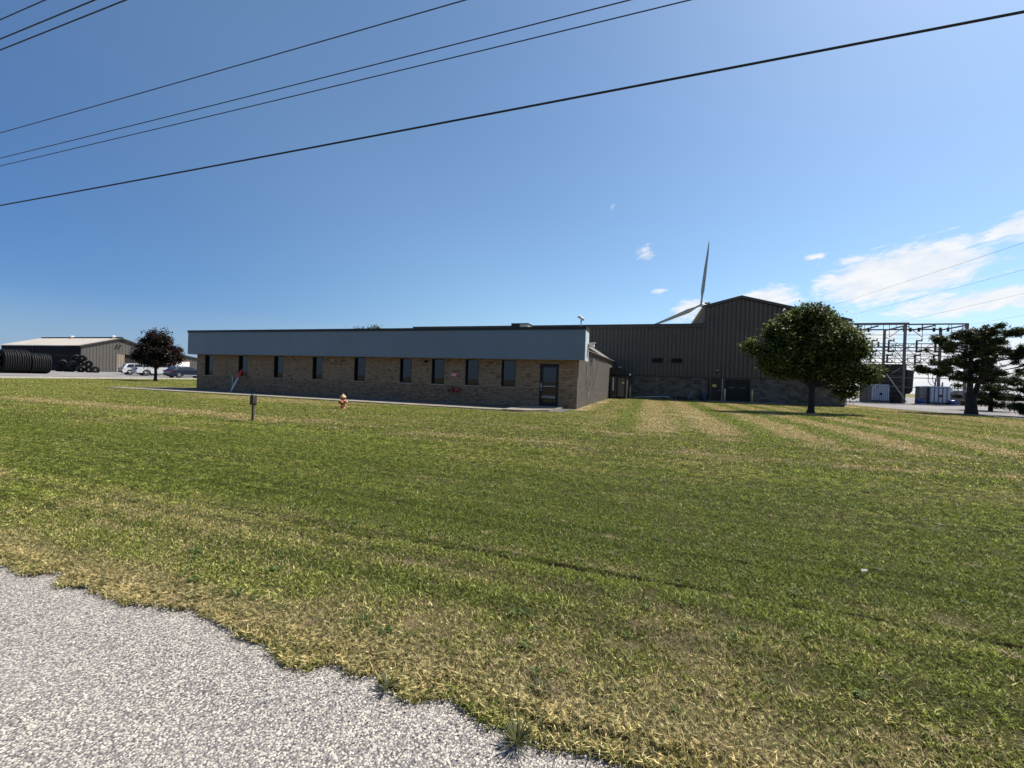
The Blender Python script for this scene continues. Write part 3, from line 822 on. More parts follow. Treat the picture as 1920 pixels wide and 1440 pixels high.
# hydrant
HX, HY = -12.04, 13.98; hz = T(HX, HY)
t = thing('fire_hydrant', 'small faded orange fire hydrant standing in the lawn before the brick wall', 'fire hydrant', (HX, HY, hz))
mb = MB(); mb.lathe([(.115, -.05), (.115, .03), (.085, .035), (.082, .30), (.10, .305), (.10, .33), (.085, .335), (.095, .42), (.12, .43), (.12, .455)], (HX, HY, hz), 18); mb.build('barrel', M['hyd'], t, True)
mb = MB(); mb.lathe([(.122, .456), (.118, .48), (.085, .54), (.035, .57), (.03, .575), (.03, .61), (.005, .612)], (HX, HY, hz), 18); mb.build('bonnet', M['hydtop'], t, True)
for dx, dy, rr, nm in ((-.16, -.02, .042, 'outlet'), (.15, .05, .042, 'outlet'), (.03, -.17, .065, 'outlet')):
    mb = MB(); v = Vector((dx, dy, 0)); c0 = Vector((HX, HY, hz + .27))
    mb.path([c0, c0 + v * .8, c0 + v * .8, c0 + v * 1.15], [rr, rr, rr * 1.25, rr * 1.2], 12); mb.build(nm, M['hydtop'] if rr < .05 and dx > 0 else M['hyd'], t, True)
# post with box
PX, PY = -11.75, 9.66; pz = T(PX, PY)
t = thing('marker_post', 'short dark post with a narrow box on top in the middle of the left lawn', 'post', (PX, PY, pz))
mb = MB(); mb.box(PX - .035, PX + .035, PY - .025, PY + .025, pz - .1, pz + .60); mb.build('post', M['post'], t)
mb = MB(); mb.box(PX - .028, PX + .028, PY - .034, PY - .0255, pz + .05, pz + .5); mb.build('channel', M['postbox'], t)
mb = MB(); mb.prism([(PX - .075, PY - .07, pz + .50), (PX + .05, PY - .07, pz + .50), (PX + .07, PY - .07, pz + .56), (PX + .07, PY - .07, pz + .80), (PX - .065, PY - .07, pz + .80), (PX - .065, PY - .07, pz + .56)], (0, .13, 0)); mb.build('box', M['postbox'], t)
mb = MB(); mb.box(PX - .05, PX + .05, PY - .05, PY + .04, pz + .802, pz + .835); mb.build('lid', M['galv'], t)

# ------------------------------------------------------------------ factory building
FB = thing('factory_building', 'big dark brown ribbed metal factory hall with a gabled high bay and block base', 'building', (0, 43.5, 0))
BY = 43.5; BX0, BXm, BX1 = -27.2, 4.9, 16.35; BZ = 2.25; LOWZ = 7.43
PKX, PKZ, LZ, RZ = 7.95, 9.93, 9.12, 7.62
def gable(x): return PKZ - (PKX - x) * (PKZ - LZ) / (PKX - BXm) if x < PKX else PKZ - (x - PKX) * (PKZ - RZ) / (BX1 - PKX)
PW = 0.74
def panel_profile(x0, x1):
    """plan outline of one panel: two trapezoid ribs"""
    out = []; n = 2; w = (x1 - x0) / n
    for k in range(n):
        a = x0 + k * w
        out += [(a, 0), (a + .34 * w, 0), (a + .38 * w, -.085), (a + .92 * w, -.085), (a + .96 * w, 0)]
    return out + [(x1, 0)]
def siding(x0, x1, zb, ztop, y, name, m, parent):
    mb = MB(); pr = panel_profile(x0, x1)
    for (a, b) in zip(pr[:-1], pr[1:]):
        mb.quad((a[0], y + a[1], zb), (b[0], y + b[1], zb), (b[0], y + b[1], ztop(b[0])), (a[0], y + a[1], ztop(a[0])))
    return mb.build(name, m, parent)
# low wing panels (shared mesh)
p0 = None; x = BXm - PW; xs = []
while x > BX0 - .01: xs.append(x); x -= PW
for x in xs:
    if p0 is None: p0 = siding(x, x + PW, BZ, lambda q: LOWZ - .3, BY - .012, 'siding_panel', M['siding_brown'], FB); px0 = x
    else:
        c = p0.copy(); COL.objects.link(c); c.parent = FB; c.location = (x - px0, 0, 0)
x = BXm
while x < BX1 - .01:
    siding(x, min(BX1, x + PW), BZ, lambda q: gable(q) - .2, BY - .05, 'siding_panel', M['siding_brown'], FB); x += PW
mb = MB(); mb.box(BX0, BXm - .002, BY, 75, .0, LOWZ - .2); mb.build('low_hall', M['siding_trim'], FB)
# high bay body (closed gabled volume running back)
mb = MB(); mb.prism([(BXm + .01, BY - .03, 0), (BX1 - .02, BY - .03, 0), (BX1 - .02, BY - .03, RZ - .12), (PKX, BY - .03, PKZ - .12), (BXm + .01, BY - .03, LZ - .12)], (0, 31, 0)); mb.build('high_bay', M['siding_trim'], FB)
mb = MB()
yy = BY + .1
while yy < 74:
    mb.quad((BXm - .02, yy + .35, LOWZ), (BXm - .02, yy, LOWZ), (BXm - .02, yy, LZ - .1), (BXm - .02, yy + .35, LZ - .1))
    mb.quad((BXm - .05, yy + .6, LOWZ), (BXm - .05, yy + .4, LOWZ), (BXm - .05, yy + .4, LZ - .1), (BXm - .05, yy + .6, LZ - .1)); yy += .7
mb.build('high_bay_side', M['siding_grey'], FB)
# roofs
mb = MB()
mb.prism([(BXm - .25, BY - .25, LZ - .07), (PKX, BY - .25, PKZ), (BX1 + .22, BY - .25, RZ - .05), (BX1 + .22, BY - .25, RZ + .03), (PKX, BY - .25, PKZ + .09), (BXm - .25, BY - .25, LZ + .02)], (0, 31.3, 0))
mb.build('gable_roof', M['shed_roof'], FB)
mb = MB()
mb.prism([(BXm - .27, BY - .27, LZ - .20), (PKX, BY - .27, PKZ - .14), (BX1 + .24, BY - .27, RZ - .18), (BX1 + .24, BY - .27, RZ + .06), (PKX, BY - .27, PKZ + .12), (BXm - .27, BY - .27, LZ + .05)], (0, .10, 0))
mb.build('gable_trim', M['siding_trim'], FB)
mb = MB(); mb.box(BX0 - .1, BXm - .06, BY - .20, BY - .06, LOWZ - .32, LOWZ - .04); mb.build('eave_fascia', M['siding_trim'], FB)
mb = MB(); mb.box(BX0 - .12, BXm - .06, BY - .24, BY + .1, LOWZ - .04, LOWZ + .03); mb.build('roof_cap', M['cap'], FB)
mb = MB(); mb.box(BX0, BXm - .06, BY + .1, 75, LOWZ - .19, LOWZ - .08); mb.build('flat_roof', M['shed_roof'], FB)
mb = MB(); mb.box(BX1 + .0, BX1 + .12, BY - .12, BY - .02, 0.1, RZ - .2); mb.build('downpipe', M['offwhite'], FB)
mb = MB(); mb.box(BX0, BX1, BY - .16, BY - .09, BZ - .02, BZ + .035); mb.build('base_flashing', M['cap'], FB)
# block base
mb = MB(); tone = []; r = random.Random(5)
PD = (5.62, 6.5, .1, 2.23); GD = (6.78, 9.0, .1, 2.20)
for c in range(11):
    z0 = c * .2032 + .004; z1 = z0 + .195; off = .2 if c % 2 else 0
    x = -4.0
    while x < BX1:
        nx = (math.floor((x + off) / .4064 + 1e-6) + 1) * .4064 - off; a, b = x + .005, min(nx, BX1) - .005; x = nx
        if any(a < d[1] and b > d[0] for d in (PD, GD)):
            for d in (PD, GD):
                if a < d[0] < b: b = d[0]
                elif a < d[1] < b: a = d[1]
            if any(a >= d[0] - 1e-6 and b <= d[1] + 1e-6 for d in (PD, GD)) or b - a < .03: continue
        i = len(mb.v); j = r.uniform(-.003, .003); y0 = BY - .09 + j
        mb.v += [(a, y0, z0), (b, y0, z0), (b, y0, z1), (a, y0, z1), (a, y0 + .03, z0), (b, y0 + .03, z0), (b, y0 + .03, z1), (a, y0 + .03, z1)]
        mb.f += [(i, i + 1, i + 2, i + 3), (i + 3, i + 2, i + 6, i + 7), (i + 4, i + 5, i + 1, i), (i + 4, i, i + 3, i + 7), (i + 1, i + 5, i + 6, i + 2)]
        t_ = min(1, max(0, r.gauss(.5, .22)));
        if r.random() < .12: t_ = .02
        tone += [t_] * 8
mb.tone = tone; kind(mb.build('block_courses', M['block'], FB), 'stuff')
mb = MB()
for a, b in ((-4.0, PD[0]), (PD[1], GD[0]), (GD[1], BX1 - .01)): mb.box(a, b, BY - .075, BY - .031, -.1, BZ - .02)
mb.build('joint_backing', M['blockjoint'], FB)
# louvres
for a in (.23, 2.03):
    f_ = MB(); f_.box(a, a + .98, BY - .18, BY - .10, 3.64, 4.06); lv = f_.build('louvre', M['black'], FB)
    for k in range(5):
        mb = MB(); z = 3.68 + k * .072; mb.prism([(a + .03, BY - .185, z), (a + .03, BY - .215, z + .012), (a + .03, BY - .185, z + .06)], (.92, 0, 0)); mb.build('slat', M['dark_trim'], lv)
# personnel door and roller door
mb = MB(); mb.box(PD[0], PD[0] + .06, BY - .12, BY - .03, PD[2], PD[3]); mb.box(PD[1] - .06, PD[1], BY - .12, BY - .03, PD[2], PD[3]); mb.box(PD[0] + .06, PD[1] - .06, BY - .12, BY - .03, PD[3] - .06, PD[3]); mb.build('door_frame', M['siding_trim'], FB)
mb = MB(); mb.box(PD[0] + .06, PD[1] - .06, BY - .07, BY - .03, PD[2], PD[3] - .06); dr = mb.build('door', M['switch'], FB)
mb = MB(); mb.box(PD[1] - .18, PD[1] - .12, BY - .10, BY - .071, 1.05, 1.12); mb.build('handle', M['galv'], dr)
mb = MB(); mb.box(GD[0], GD[0] + .07, BY - .14, BY - .03, GD[2], GD[3]); mb.box(GD[1] - .07, GD[1], BY - .14, BY - .03, GD[2], GD[3]); mb.box(GD[0] + .07, GD[1] - .07, BY - .14, BY - .03, GD[3] - .08, GD[3]); mb.build('garage_frame', M['siding_trim'], FB)
rd = None
for k in range(4):
    z = GD[2] + k * .51
    mb = MB(); mb.box(GD[0] + .07, GD[1] - .07, BY - .06, BY - .035, z + .004, z + .505); mb.build('door_section', M['black'], FB)
mb = MB(); mb.box(7.15, 7.65, BY - .068, BY - .061, 1.32, 1.48); mb.build('door_light', M['glass_grey'], FB)
mb = MB(); mb.box(8.1, 8.6, BY - .068, BY - .061, 1.32, 1.48); mb.build('door_light', M['glass_grey'], FB)
mb = MB(); mb.tube((6.60, BY - .16, .1), (6.60, BY - .16, 2.2), .045); mb.build('conduit', M['galv'], FB)
mb = MB(); mb.box(5.40, 5.50, BY - .2, BY - .1, .1, 2.15); mb.build('downpipe', M['black'], FB)
mb = MB(); mb.box(5.98, 6.26, BY - .35, BY - .12, 2.80, 2.93); mb.build('door_lamp', M['cartrim'], FB)
mb = MB(); mb.box(6.0, 6.24, BY - .36, BY - .13, 2.932, 3.0); mb.build('lamp_hood', M['galv'], FB)
mb = MB(); mb.box(-3.0, -2.75, BY - .3, BY - .1, 3.0, 3.15); mb.build('door_lamp', M['galv'], FB)
mb = MB(); mb.tube((15.75, 46, 7.5), (15.75, 46, 9.45), .09); mb.build('vent_pipe', M['turbine_grey'], FB)
mb = MB(); mb.box(5.77, 6.11, BY - .085, BY - .071, 1.38, 1.62); tag(mb.build('door_notice', M['yellow_sign']), 'small yellow notice on the dark personnel door of the factory', 'sign')
t = thing('wall_frame_sign', 'small black framed board on the block wall left of the factory door', 'sign', (4.43, BY - .11, 1.78))
mb = MB(); mb.box(4.11, 4.76, BY - .12, BY - .095, 1.60, 1.95); mb.build('frame', M['black'], t)
mb = MB(); mb.box(4.17, 4.70, BY - .126, BY - .121, 1.65, 1.90); mb.build('board', M['block'], t)
t = thing('barrel', 'dark blue barrel against the block wall beside the factory door', 'barrel', (4.95, BY - .45, 0))
mb = MB(); mb.lathe([(.27, .0), (.28, .02), (.275, .22), (.29, .24), (.275, .26), (.275, .46), (.29, .48), (.275, .50), (.28, .70), (.27, .72)], (4.95, BY - .45, .03), 18); mb.build('drum', mat('dark_blue_drum', (.02, .035, .07), .45), t, True)
mb = MB(); mb.lathe([(.24, .0), (.24, .02)], (4.95, BY - .45, .74), 18); mb.build('lid', M['dark_trim'], t)
# hose, cart and clutter along the wall
mb = MB(); mb.path([(-1.4, 42.9, .10), (-.4, 42.8, .16), (.6, 42.9, .25), (1.5, 42.9, .28), (2.0, 42.95, .22)], .035, 6); tag(mb.build('white_hose', M['offwhite']), 'pale pipe lying along the foot of the dark block wall', 'pipe')
t = thing('hand_cart', 'low dark cart with a round wheel by the block wall', 'cart', (3.5, 42.8, 0))
mb = MB(); mb.box(2.3, 3.6, 42.6, 43.1, .22, .30); mb.box(2.3, 2.36, 42.6, 42.66, .05, .5); mb.build('bed', M['dark_trim'], t)
mb = MB(); mb.path([(3.6, 42.85, .28), (4.0, 42.85, .9), (3.7, 42.85, 1.05)], .02, 6); mb.build('handle', M['galv'], t)
for x in (3.62, 2.5):
    mb = MB(); mb.lathe([(.06, -.04), (.15, -.04), (.16, 0), (.15, .04), (.06, .04)], (x, 42.75, .17), 14, 'y'); w_ = mb.build('wheel', M['tyre'], t, True)
    mb = MB(); mb.lathe([(.05, -.045), (.055, -.045), (.055, .045)], (x, 42.75, .17), 10, 'y'); mb.build('hub', M['offwhite'], w_)
# bollards
def bollard(x, y, z, label):
    t = thing('bollard', label, 'bollard', (x, y, z), 'yellow bollards by the factory doors')
    mb = MB(); mb.tube((x, y, z - .1), (x, y, z + 1.08), .085, .085, 14); mb.build('post', M['yellow'], t, True)
    mb = MB(); mb.lathe([(.085, 1.082), (.075, 1.12), (.04, 1.15), (.005, 1.16)], (x, y, z), 14); mb.build('cap', M['offwhite'] if x < 0 else M['yellow'], t, True)
bollard(-1.80, 43.05, 0, 'yellow bollard beside the glazed entrance porch')
bollard(6.78, 43.0, .1, 'yellow bollard at the left side of the dark roller door')
bollard(9.06, 43.0, .1, 'yellow bollard at the right side of the dark roller door')
# roof unit
t = thing('rooftop_unit', 'low grey ventilation unit on the flat roof behind the brick offices', 'ventilation unit', (-9.3, 30, 3.7))
mb = MB(); mb.box(-9.95, -8.72, 29.4, 30.6, 3.7, 5.60); mb.build('casing', M['beige'], t)
mb = MB(); mb.box(-10.0, -9.35, 29.35, 29.395, 5.0, 5.62); mb.build('dark_grille', M['dark_trim'], t)
mb = MB(); mb.box(-10.0, -8.67, 29.35, 30.65, 5.622, 5.67); mb.build('lid', M['cap'], t)

# entrance porch
EP = thing('entrance_porch', 'dark glazed entrance porch between the offices and the factory hall', 'porch', (-2.8, 39.5, 0))
mb = MB(); mb.prism([(-3.62, 38.9, 2.95), (-1.72, 38.9, 2.28), (-1.72, 38.9, 2.15), (-3.62, 38.9, 2.20)], (0, 4.45, 0)); mb.build('canopy', M['black'], EP)
mb = MB(); mb.box(-2.02, -1.93, 39.2, 43.35, 0, 2.14); mb.build('side_wall', M['block'], EP)
mb = MB()
for x in (-3.60, -2.86, -2.10): mb.box(x, x + .08, 39.2, 39.28, 0, 2.14)
mb.box(-3.52, -2.86, 39.2, 39.28, 2.04, 2.14); mb.box(-2.78, -2.10, 39.2, 39.28, 2.04, 2.14); mb.build('frame', M['dark_trim'], EP)
mb = MB(); mb.box(-3.52, -2.86, 39.25, 39.27, .1, 2.04); mb.build('side_pane', M['glass'], EP)
mb = MB(); mb.box(-2.78, -2.72, 39.21, 39.26, .02, 2.03); mb.box(-2.16, -2.10, 39.21, 39.26, .02, 2.03); mb.box(-2.72, -2.16, 39.21, 39.26, 1.95, 2.03); mb.box(-2.72, -2.16, 39.21, 39.26, .02, .22); dr = mb.build('door', M['dark_trim'], EP)
mb = MB(); mb.box(-2.72, -2.16, 39.23, 39.24, .22, 1.95); mb.build('door_glass', M['glass_grey'], dr)
mb = MB(); mb.box(-2.34, -2.18, 39.215, 39.228, 1.40, 1.56); mb.build('notice', M['yellow_sign'], dr)
mb = MB(); mb.box(-3.22, -3.10, 39.235, 39.248, .72, 1.96); mb.build('blind_strip', M['offwhite'], EP)
mb = MB(); mb.box(-3.5, -2.1, 43.1, 43.3, 0, 2.1); mb.build('back_wall', M['black'], EP)
mb = MB(); mb.box(-1.75, -1.60, 38.88, 39.0, 2.20, 2.32); mb.build('gutter_end', M['offwhite'], EP)

# ------------------------------------------------------------------ sheds in the yard
def ribbed_wall(mb, p0, p1, zb, ztop, pitch=.45, d=.04, nrm=(1, 0)):
    p0 = Vector(p0); p1 = Vector(p1); L = (p1 - p0).length; u = (p1 - p0) / L; n = int(L / pitch); pitch = L / n; nv = Vector(nrm)
    pts = []
    for k in range(n):
        for (a, h) in ((0, 0), (.45, 0), (.55, 1), (.9, 1)): pts.append(((k + a) * pitch, h))
    pts.append((L, 0))
    for (a, b) in zip(pts[:-1], pts[1:]):
        A = p0 + u * a[0] + nv * d * a[1]; B = p0 + u * b[0] + nv * d * b[1]
        mb.quad((A.x, A.y, zb), (B.x, B.y, zb), (B.x, B.y, ztop(b[0])), (A.x, A.y, ztop(a[0])))

S1 = thing('storage_shed', 'wide storage shed with a pale sunlit roof and dark side behind black pipe coils', 'shed', (-104, 48.5, .4), 'metal sheds round the gravel yard')
sx0, sx1, sy0, sy1, sb, se, sp_ = -116.5, -92.0, 43.15, 54.2, .35, 4.87, 6.72; sm = (sy0 + sy1) / 2
sop = (49.3, 53.0, 3.75)
mb = MB(); top = lambda a: sb * 0 + (se + (sp_ - se) * (1 - abs((sy0 + a) - sm) / (sm - sy0)))
ribbed_wall(mb, (sx1, sy0), (sx1, 48.2), sb - .2, lambda a: se + (sp_ - se) * (1 - abs((sy0 + a) - sm) / (sm - sy0)) - .05)
ribbed_wall(mb, (sx1, 48.2), (sx1, sy1), 3.78, lambda a: se + (sp_ - se) * (1 - abs((48.2 + a) - sm) / (sm - sy0)) - .05)
ribbed_wall(mb, (sx1, 53.0), (sx1, sy1), sb - .2, lambda a: 3.77)
mb.build('gable_wall', M['shed_wall'], S1)
mb = MB(); ribbed_wall(mb, (sx1, 48.2), (sx1, 49.3), sb - .2, lambda a: 3.77, pitch=.28); mb.build('sliding_door', M['shed_tan'], S1)
mb = MB(); mb.box(sx1 - 6, sx1 - .3, 49.2, 53.1, sb, 3.9); mb.build('dark_doorway', M['black'], S1)
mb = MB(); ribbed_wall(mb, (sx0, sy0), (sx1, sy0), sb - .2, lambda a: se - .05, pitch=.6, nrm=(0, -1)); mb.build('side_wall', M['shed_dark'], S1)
mb = MB(); mb.box(sx1 - 14, sx1 - 13.8, sy0 - .12, sy0 - .04, sb, se - .1); mb.box(sx1 - 7.5, sx1 - 3.2, sy0 - .1, sy0 - .05, 3.1, 3.25); mb.build('side_door_rail', M['black'], S1)
mb = MB(); mb.box(sx1 - 13, sx0 + .2, sy0 + .4, sy1, sb, se - .3); mb.box(sx1 - 6.0, sx1 - 13, sy0 + .4, sy1, sb, se - .3); mb.box(sx1 - 5.9, sx1 - .4, sy0 + .4, 48, sb, se - .3); mb.build('inner_volume', M['black'], S1)
for s_, (ya, yb) in enumerate(((sy0 - .3, sm), (sy1 + .3, sm))):
    mb = MB(); za = se - .04; mb.loft([(sx0 - .2, ya, za), (sx0 - .2, yb, sp_), (sx0 - .2, yb, sp_ + .08), (sx0 - .2, ya, za + .08)], [(sx1 + .25, ya, za), (sx1 + .25, yb, sp_), (sx1 + .25, yb, sp_ + .08), (sx1 + .25, ya, za + .08)])
    mb.build('roof', M['shed_roof'], S1)
mb = MB(); mb.box(sx0, sx1 + .3, sm - .2, sm + .2, sp_ + .06, sp_ + .22); mb.build('ridge_cap', M['shed_dark'], S1)
for ya, yb in ((sy0 - .32, sm), (sy1 + .32, sm)):
    mb = MB(); mb.prism([(sx1 + .26, ya, se - .16), (sx1 + .26, yb, sp_ - .12), (sx1 + .26, yb, sp_ + .1), (sx1 + .26, ya, se + .06)], (.06, 0, 0)); mb.build('rake_trim', M['siding_trim'], S1)
for x in (-106, -93.5):
    mb = MB(); mb.lathe([(.2, .0), (.2, .16), (.3, .18), (.3, .32), (.1, .4)], (x, sm - .3, sp_ + .05), 12); mb.build('roof_vent', M['white'], S1, True)
mb = MB(); mb.box(sx1 + .33, sx1 + .7, sm - .3, sm - .05, sp_ - .75, sp_ - .55); mb.box(sx1 + .33, sx1 + .7, sm + .15, sm + .4, sp_ - .75, sp_ - .55); mb.build('yard_lamp', M['dark_trim'], S1)

S2 = thing('rear_shed', 'brown metal shed with a white overhead door behind the parked cars', 'shed', (-94, 57, .6), 'metal sheds round the gravel yard')
mb = MB(); tp = lambda yv: 4.95 - max(0, abs(yv - 52.0)) * .10 - .05
ribbed_wall(mb, (-90, 54.6), (-90, 66), .4, lambda a: 4.75 - (a) * .16)
mb.build('gable_wall', M['shed_wall'], S2)
mb = MB(); mb.prism([(-90.05, 54.6, .4), (-90.05, 66, .4), (-90.05, 66, 2.9), (-90.05, 54.6, 4.7)], (-14, 0, 0)); mb.build('hall', M['shed_wall'], S2)
mb = MB(); mb.prism([(-89.7, 54.4, 4.74), (-89.7, 66.3, 2.86), (-89.7, 66.3, 3.02), (-89.7, 54.4, 4.94)], (-14.6, 0, 0)); mb.build('roof', M['siding_trim'], S2)
mb = MB(); mb.box(-89.93, -89.86, 56.4, 59.4, .5, 3.2); mb.build('door_frame', mat('rust_brown_frame', (.10, .035, .025), .6), S2)
for k in range(5):
    mb = MB(); mb.box(-89.855, -89.82, 56.6, 59.2, .55 + k * .49, 1.03 + k * .49); mb.build('door_section', M['white'], S2)

# ------------------------------------------------------------------ black pipe coils
def sup(a, e): c = math.cos(a); s = math.sin(a); return math.copysign(abs(c) ** e, c), math.copysign(abs(s) ** e, s)
def big_coil(y0, n, dia, label, pitch=.19, xc=-71.2):
    zb = T(xc, y0) + .05
    t = thing('pipe_coil', label, 'pipe coil', (xc, y0, zb), 'large coils of black drainage pipe in the yard')
    rz = dia / 2; rx = dia / 2 * .98; r_ = random.Random(int(y0 * 10))
    for k in range(n):
        mb = MB(); y = y0 + k * pitch; j = r_.uniform(-.03, .03)
        pts = []
        for q in range(36):
            c, s = sup(2 * math.pi * q / 36, .72); pts.append((xc + rx * c * (1 + j * .5) , y + r_.uniform(-.006, .006), zb + rz + (rz - .09) * s * (1 + (j if s > 0 else 0))))
        mb.path(pts, .085, 6, closed=True); mb.build('pipe_wrap', M['pipe'], t, True)
    mb = MB(); A = []; B = []
    for q in range(36):
        c, s = sup(2 * math.pi * q / 36, .72); A.append((xc + rx * c * .93, y0 - .02, zb + rz + rz * .90 * s)); B.append((xc + rx * c * .93, y0 + (n - 1) * pitch + .02, zb + rz + rz * .90 * s))
    mb.loft(A, B, caps=False)
    A2 = [(xc + (p[0] - xc) * .62, p[1], zb + rz + (p[2] - zb - rz) * .62) for p in A]; B2 = [(xc + (p[0] - xc) * .62, p[1], zb + rz + (p[2] - zb - rz) * .62) for p in B]
    mb.loft(A2, B2, caps=False); mb.loft(A, A2, caps=False); mb.loft(B, B2, caps=False)
    mb.build('inner_layers', M['pipe'], t)
    if y0 < 25.9:
        mb = MB()
        for z in (.7, 1.35, 2.0): mb.box(xc + rx + .07, xc + rx + .10, y0 - .1, y0 + n * pitch - .05, zb + z, zb + z + .06)
        for yv in (y0 + .3, y0 + .9, y0 + 1.3): mb.box(xc + rx + .10, xc + rx + .12, yv, yv + .05, zb + .4, zb + 2.1)
        mb.build('strap', M['galv'], t)
big_coil(24.1, 9, 2.72, 'big black pipe coil with pale straps cut by the left edge')
big_coil(26.25, 11, 2.76, 'big black pipe coil standing between two others in the yard', xc=-71.15)
big_coil(28.45, 9, 2.48, 'big black pipe coil nearest the pile of small coils', xc=-71.0)

COILS = [(-87.27, 38.4, 0, .35, 'leaning at the left end of the lower row'), (-85.5, 39.0, 0, .3, 'third from the left in the lower row'), (-84.07, 39.4, 0, 0, 'in the middle of the lower row'),
         (-83.17, 40.0, 0, 0, 'tucked behind in the lower row'), (-81.9, 40.2, 0, 0, 'at the right end of the lower row'), (-86.3, 38.9, 0, .2, 'wedged low behind the left end of the pile'),
         (-86.9, 38.6, 1, .5, 'slumped on the upper left of the pile'), (-85.25, 39.15, 1, 0, 'facing the lawn in the second row'), (-84.4, 39.5, 1, 0, 'half hidden in the second row'),
         (-83.0, 39.9, 1, 0, 'at the right end of the second row'), (-84.05, 39.6, 2, 0, 'on top of the pile'), (-85.2, 39.4, 2, .5, 'dark and half hidden near the top of the pile')]
cr = random.Random(2); base = None
for (x, y, row, tilt, lab) in COILS:
    if base is None:
        base = thing('small_pipe_coil', '', 'pipe coil', (0, 0, 0), 'small coils of black pipe in a pile by the shed')
        for k in range(4):
            for rr in (.43, .31, .21):
                mb = MB(); mb.path([((k - 1.5) * .11, rr * math.cos(2 * math.pi * q / 20), rr * .86 * math.sin(2 * math.pi * q / 20)) for q in range(20)], .066, 6, closed=True)
                mb.build('pipe_wrap', M['pipe'], base, True, local=True)
        mb = MB(); mb.lathe([(.16, -.17), (.36, -.17), (.36, .17), (.16, .17)], (0, 0, 0), 18, 'x'); mb.v = mb.v; mb.f = mb.f[:-2]; mb.build('inner_layers', M['pipe'], base, local=True)
        o = base
    else: o = copy_tree(base)
    o.location = (x, y, T(x, y) + .50 + row * .86); o.rotation_euler = (cr.uniform(0, 3), tilt, R(-28) + cr.uniform(-.25, .25)); o['label'] = 'small black pipe coil ' + lab
    o.scale = (1.15, 1.15, 1.15)

